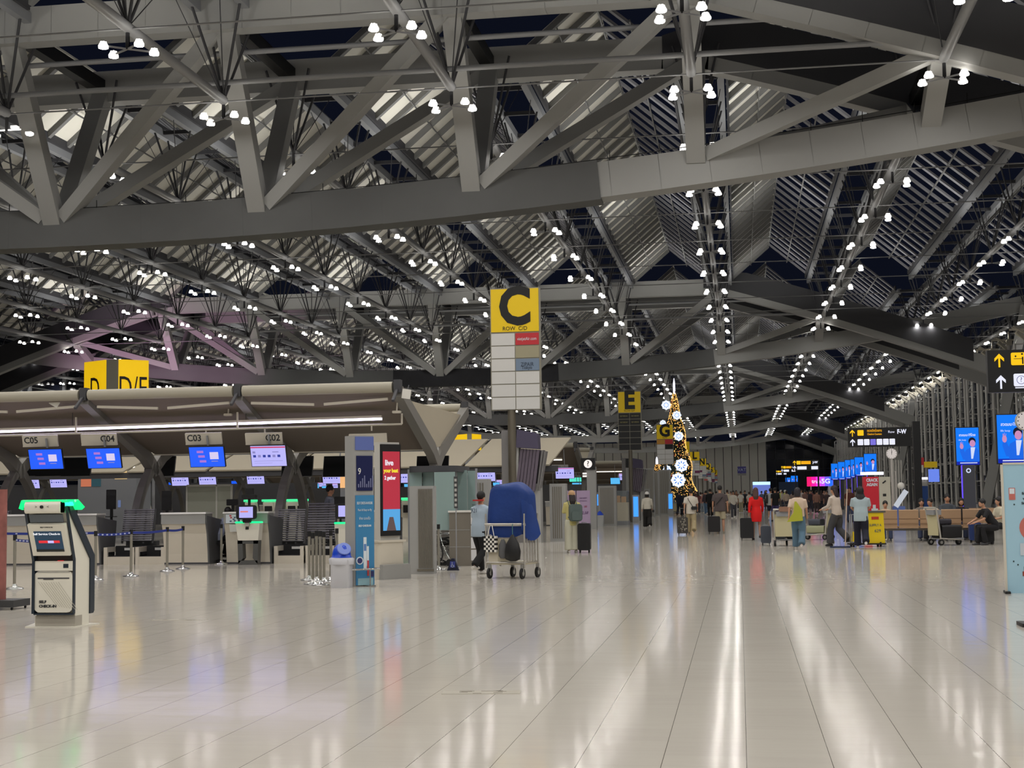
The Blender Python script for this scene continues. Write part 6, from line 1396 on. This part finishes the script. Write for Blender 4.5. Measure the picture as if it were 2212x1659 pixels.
# ================================================================ waiting seats
seat_m = mat('seat_tan', (172, 140, 108), .55, noise=.04, nscale=6); seat_f = mat('seat_frame', (128, 124, 118), .35, metal=.6)
def bench(px0, px1, n, pyb, rz, label):
    x0 = G(px0, pyb); x1 = G(px1, pyb); pitch = .62
    t = thing('waiting_bench', label, 'bench', (x0.x, x0.y, 0), rz, 'rows of tan waiting seats')
    for i in range(n):
        cx = .28+pitch*i
        sb = MB()
        prof = [(-.03, .42), (-.06, .66), (-.08, .96), (-.03, .98), (.01, .68), (.03, .46)]
        N = len(prof)
        sb.prism(prof, cx-.285, cx+.285, seat_m, 'X')
        for z_ in (.55, .70): sb.bb(cx-.285, cx+.285, -.075, -.06+(.0), z_, z_+.012, mat('seat_groove', (126, 98, 74), .6))
        sb.build('backrest', None, t)
        MB().prism([(-.03, .42), (-.03, .46), (.42, .48), (.46, .45), (.42, .42)], cx-.285, cx+.285, seat_m, 'X').build('seat', seat_m, t)
        MB().tube([(cx+.28, .05, .45), (cx+.28, .05, .64), (cx+.28, .35, .64), (cx+.28, .35, .45)], .014).build('armrest', seat_f, t)
    mb = MB().beam((0, .2, .38), (pitch*n, .2, .38), .08, .06)
    for xx in (.3, pitch*n-.3): mb.beam((xx, .2, .38), (xx, .2, .04), .05, .05); mb.beam((xx, -.1, .03), (xx, .5, .03), .06, .05)
    mb.build('leg_frame', seat_f, t)
    return t
bench(1898, 2112, 5, 1172, 0, 'front bench of tan seats seen from behind, right of the yellow cart')
_b2 = bench(1915, 2120, 4, 1158, PI, 'second bench of tan seats facing the viewer behind the front one'); _b2.location = (7.9, 46.9, 0)
def seated(px, label, top, y_, hair='short', face=True, bcol=(60, 70, 100), rz=PI, H=1.68, sleeve='short', pose='sit'):
    return person(label, fx(px, y_), y_, H, rz, pose, top, sleeve, .05, bcol=bcol, hair=hair, face=face, shoes=(60, 60, 64))
seated(1912, 'man with short dark hair peering over the bench beside the yellow cart', (196, 180, 160), 46.3, H=1.6)
seated(1990, 'woman in a grey top seated facing the viewer, head tilted', (120, 112, 104), 46.5, 'bob')
seated(2019, 'person in a pale top leaning over behind the trolley handle', (206, 198, 182), 46.2, 'short', False, (30, 30, 34), 2.6, pose='sitlow')
seated(2046, 'man in a dark grey shirt seated upright facing the viewer', (70, 76, 84), 46.6, 'short', True, H=1.84)
seated(2073, 'dark-haired person bowed behind the right end of the bench', (40, 40, 46), 46.8, 'bob', False, pose='sitlow')
seated(2146, 'person in black hunched over a phone near the pale blue banner', (24, 24, 28), 42.2, 'short', False, (22, 22, 26), 1.9, H=1.66, pose='sitlow')
seated(2163, 'person in a cream top seated behind the black suitcase, half behind the banner', (200, 192, 170), 43.2, 'bob', False, (24, 24, 28), 1.9, H=1.72, sleeve='short')
bench(2128, 2212, 3, 1168, PI/2, 'side bench by the pale blue banner under the hunched people')
suitcase(2107, 1172, 'blue suitcase standing beside the bench end', .34, .52, .24, (26, 50, 104), 0, rough=.5); suitcase(2127, 1176, 'bulky black suitcase right of the blue one', .5, .5, .3, (16, 16, 19), 0)
c = G(2095, 1140); t = thing('charging_table', 'small high charging table with devices behind the bench', 'table', (c.x, c.y, 0))
MB().bb(-.3, .35, -.25, .25, .98, 1.03).build('table_top', post_d, t)
for x_, y_ in ((-.25, -.2), (.3, -.2), (-.25, .2), (.3, .2)): MB().bb(x_-.015, x_+.015, y_-.015, y_+.015, 0, .98).build('leg', st_grey, t)
for i in range(3): MB().bb(-.2+.17*i, -.1+.17*i, -.05, .05, 1.03, 1.12).build('charger', sign_g, t)

# ================================================================ luggage trolleys
panel_c = mat('trolley_cream', (190, 182, 146), .5)
def cart(px, py, rz, label, loads=(), tall=1.0):
    g_ = G(px, py); t = thing('luggage_trolley', label, 'luggage trolley', (g_.x, g_.y, 0), rz, 'airport luggage trolleys')
    f = MB()
    for s in (-1, 1): f.tube([(s*.27, 0, .12), (s*.27, -.04, .5), (s*.28, -.12, 1.0), (s*.27, -.16, 1.06)], .025).tube([(s*.27, 0, .2), (s*.2, .75, .15)], .02)
    f.tube([(-.29, -.16, 1.06), (.29, -.16, 1.06)], .028).tube([(-.2, .75, .15), (.2, .75, .15)], .02); f.build('tube_frame', tb, t)
    MB().prism([(-.25, .28), (.25, .28), (.26, .92), (-.26, .92)], -.09, -.06, panel_c, 'Y').build('advert_panel', panel_c, t)
    MB().bb(-.24, .24, .0, .75, .17, .2).build('platform', st_grey, t); MB().bb(-.2, .2, -.16, .08, .86, 1.0).build('basket', st_grey, t)
    for x_, y_ in ((-.27, 0), (.27, 0), (0, .72)): MB().tube([(x_-.025, y_, .09), (x_+.025, y_, .09)], .09, wh, 14).tube([(x_-.03, y_, .09), (x_+.03, y_, .09)], .045, chrome, 10).build('wheel', wh, t)
    bpy.context.view_layer.update(); M_ = Matrix.Translation(t.location) @ Matrix.Rotation(rz, 4, 'Z')
    for (nm, lab, cat, x_, y_, z_, d, col) in loads:
        o = MB().rbox((0, 0, d[2]/2), d, min(.06, d[2]*.3), mat('load_%d_%d_%d' % col, col, .6), axis='Y').build('body', None, thing(nm, lab, cat, M_ @ V((x_, y_, z_)), rz))
        MB().tube([(-.1, 0, d[2]), (-.08, 0, d[2]+.05), (.08, 0, d[2]+.05), (.1, 0, d[2])], .01, None, 6).build('handle', black, o.parent)
    return t
cart(1695, 1180, -.12, 'luggage trolley with a cream back panel pushed by the woman in jeans', [('suitcase', 'dark grey suitcase lying on the trolley pushed by the woman in jeans', 'suitcase', -.12, .3, .21, (.3, .5, .6), (72, 78, 90)), ('suitcase', 'black case left on the trolley pushed by the woman in jeans', 'suitcase', .15, .35, .21, (.22, .5, .55), (20, 22, 30)), ('snack_bag', 'crumpled brown and gold bag on the handle of the jeans woman\'s trolley', 'bag', .05, -.12, 1.0, (.34, .2, .14), (140, 104, 84))])
suitcase(1655, 1178, 'soft grey-blue bag standing left of the cream-panelled trolley', .3, .5, .3, (66, 72, 84), 0)
cart(1790, 1166, 1.1, 'luggage trolley in front of the woman in the cream sweater', [('duffel_bag', 'pale green duffel bag on the trolley before the cream sweater', 'duffel bag', 0, .35, .21, (.5, .6, .25), (150, 152, 120)), ('duffel_bag', 'slate bag on top of the pale green duffel', 'duffel bag', 0, .4, .47, (.4, .4, .2), (60, 64, 76))])
cart(2022, 1178, -1.15, 'luggage trolley piled with black bags in front of the tan bench', [('suitcase', 'black bag at the bottom of the pile on the bench trolley', 'suitcase', 0, .36, .21, (.55, .62, .36), (20, 20, 24)), ('duffel_bag', 'dark violet-grey bag topping the pile on the bench trolley', 'duffel bag', -.0, .2, .58, (.4, .4, .16), (40, 38, 48))])
cart(1462, 1113, 0, 'small far trolley pushed by the navy suited man')
# ---- yellow cleaning cart
g_ = G(1890, 1181); t = thing('cleaning_cart', 'yellow cleaning cart with red label and blue lettering', 'cleaning cart', (g_.x, g_.y, 0), .1)
yb = mat('cart_yellow', (222, 192, 6), .45, emit=.05)
cb = MB().prism([(-.26, .10), (.28, .10), (.25, .95), (-.21, .95)], -.05, .35, yb, 'Y').build('yellow_bag', yb, t)
MB().bb(-.25, .31, -.08, .4, .95, 1.0).build('lid', mat('lid_grey', (84, 84, 76), .5), t); MB().bb(-.08, .12, -.06, -.05, .76, .84, mat('label_red', (190, 60, 30), .5)).build('label', None, cb)
text('SUPPLY A', .1, mat('cart_blue_ink', (60, 90, 110), .5), cb, (.02, -.06, .6), sx=.8); text('629', .12, mat('cart_blue_ink'), cb, (.08, -.06, .44))
MB().bb(-.7, .3, -.1, .4, .06, .1).build('platform', black, t); mb = MB().tube([(-.62, 0, .1), (-.62, 0, .9), (-.25, 0, .9)], .015).tube([(-.62, .3, .1), (-.62, .3, .9), (-.25, .3, .9)], .015); mb.build('side_frame', st_grey, t)
MB().prism([(-.62, .15), (-.42, .15), (-.4, .42), (-.6, .42)], -.1, .2, yb, 'Y').build('bucket', yb, t)
for x_, y_ in ((.15, -.05), (.15, .35), (-.6, -.05), (-.6, .35)): MB().tube([(x_-.02, y_, .06), (x_+.02, y_, .06)], .06 if x_ < 0 else .075, wh, 12).build('wheel', wh, t)
c = G(1826, 1183); t = thing('mop', 'long pale-handled flat mop leaning by the cleaner', 'mop', (c.x, c.y, 0))
MB().tube([(0, 0, .04), (.12, .3, 1.62)], .014, None, 8).build('handle', mat('mop_handle', (204, 180, 160), .5), t); MB().box((-.14, 0, .02), (.55, .14, .035)).build('mop_pad', mat('mop_navy', (30, 44, 76), .8), t)

# ================================================================ pale blue banner board at the right edge
A = G(2177, 1281); t = thing('banner_stand', 'pale blue banner board with dark lettering at the right picture edge', 'banner', (A.x, A.y, 0), -.10)
top = P(2161, 1004, A.y); H_ = top.z; w_ = .95
bb_ = MB().bb(.0, w_, -.02, .02, .0, H_).build('board', mat('banner_blue', (158, 196, 214), .5, emit=.04), t); MB().bb(-.035, .0, -.03, .03, 0, H_).bb(0, w_, -.03, .03, H_, H_+.03).build('edge_frame', mat('banner_edge', (206, 200, 186), .5), t); MB().bb(-.05, .03, -.2, .2, 0, .03).build('foot', black, t)
tk = mat('banner_ink', (44, 62, 66), .6)
for tx, px, py, sz in (('Easier', 2208, 1066, .05), ('with', 2208, 1077, .05), ('Starbucks', 2213, 1087, .05)):
    p = P(px, py, A.y); text(tx, sz, tk, bb_, (p.x-A.x+.05, -.024, p.z), bold=.002)
mb = MB().bb(.07, .16, -.026, -.02, H_-.53, H_-.35, mat('banner_coral', (196, 110, 100), .6)).bb(.08, .15, -.028, -.026, H_-.44, H_-.36, mat('banner_white', (216, 224, 230), .6))
mb.tube([(.4, -.022, H_-.95), (.4, -.026, H_-.95)], .2, mat('banner_coral'), 24).bb(.2, .6, -.03, -.026, H_-1.36, H_-1.18, mat('banner_pale', (196, 206, 216), .6)).bb(.22, .55, -.026, -.02, H_-1.67, H_-1.6, mat('banner_brick', (140, 64, 50), .6)).bb(.24, .33, -.026, -.02, H_-1.6, H_-1.53, tk)
for a_, b_ in ((.1, -1.45), (.16, -1.5), (.25, -1.8), (.14, -.6)): mb.tube([(a_, -.021, H_+b_), (a_, -.025, H_+b_)], .012, tk, 8)
mb.build('banner_picture', None, bb_)
g_ = G(2212, 1352); MB().rbox((0, 0, .02), (.3, .4, .04), .02, black).build('rubber_foot_plate', black, loc=(g_.x+.1, g_.y, 0), label='flat black foot plate on the floor at the right picture edge', cat='foot plate')
# scuffed floor patches and cover plates
for i, (px, py, w2, h2) in enumerate(((1040, 1496, .62, .18), (388, 1339, .72, .14))):
    g_ = G(px, py); mb = MB(); rr3 = random.Random(i)
    mb.bb(-w2/2, w2/2, -h2/2, h2/2, 0, .003, mat('patch_pale', (176, 170, 156), .35))
    for k in range(9): a_, b_ = rr3.uniform(-w2/2, w2/2-.1), rr3.uniform(-h2/2, h2/2-.02); mb.bb(a_, a_+rr3.uniform(.03, .12), b_, b_+.02, .003, .004, mat('patch_scuff', (120, 112, 98), .6))
    mb.build('floor_hatch', None, loc=(g_.x, g_.y, 0), rz=.1, label=['scuffed floor hatch in the foreground tiles', 'thin outlined floor hatch behind the kiosk\'s right side'][i], cat='floor hatch')
# pink shop light washing the far left girder
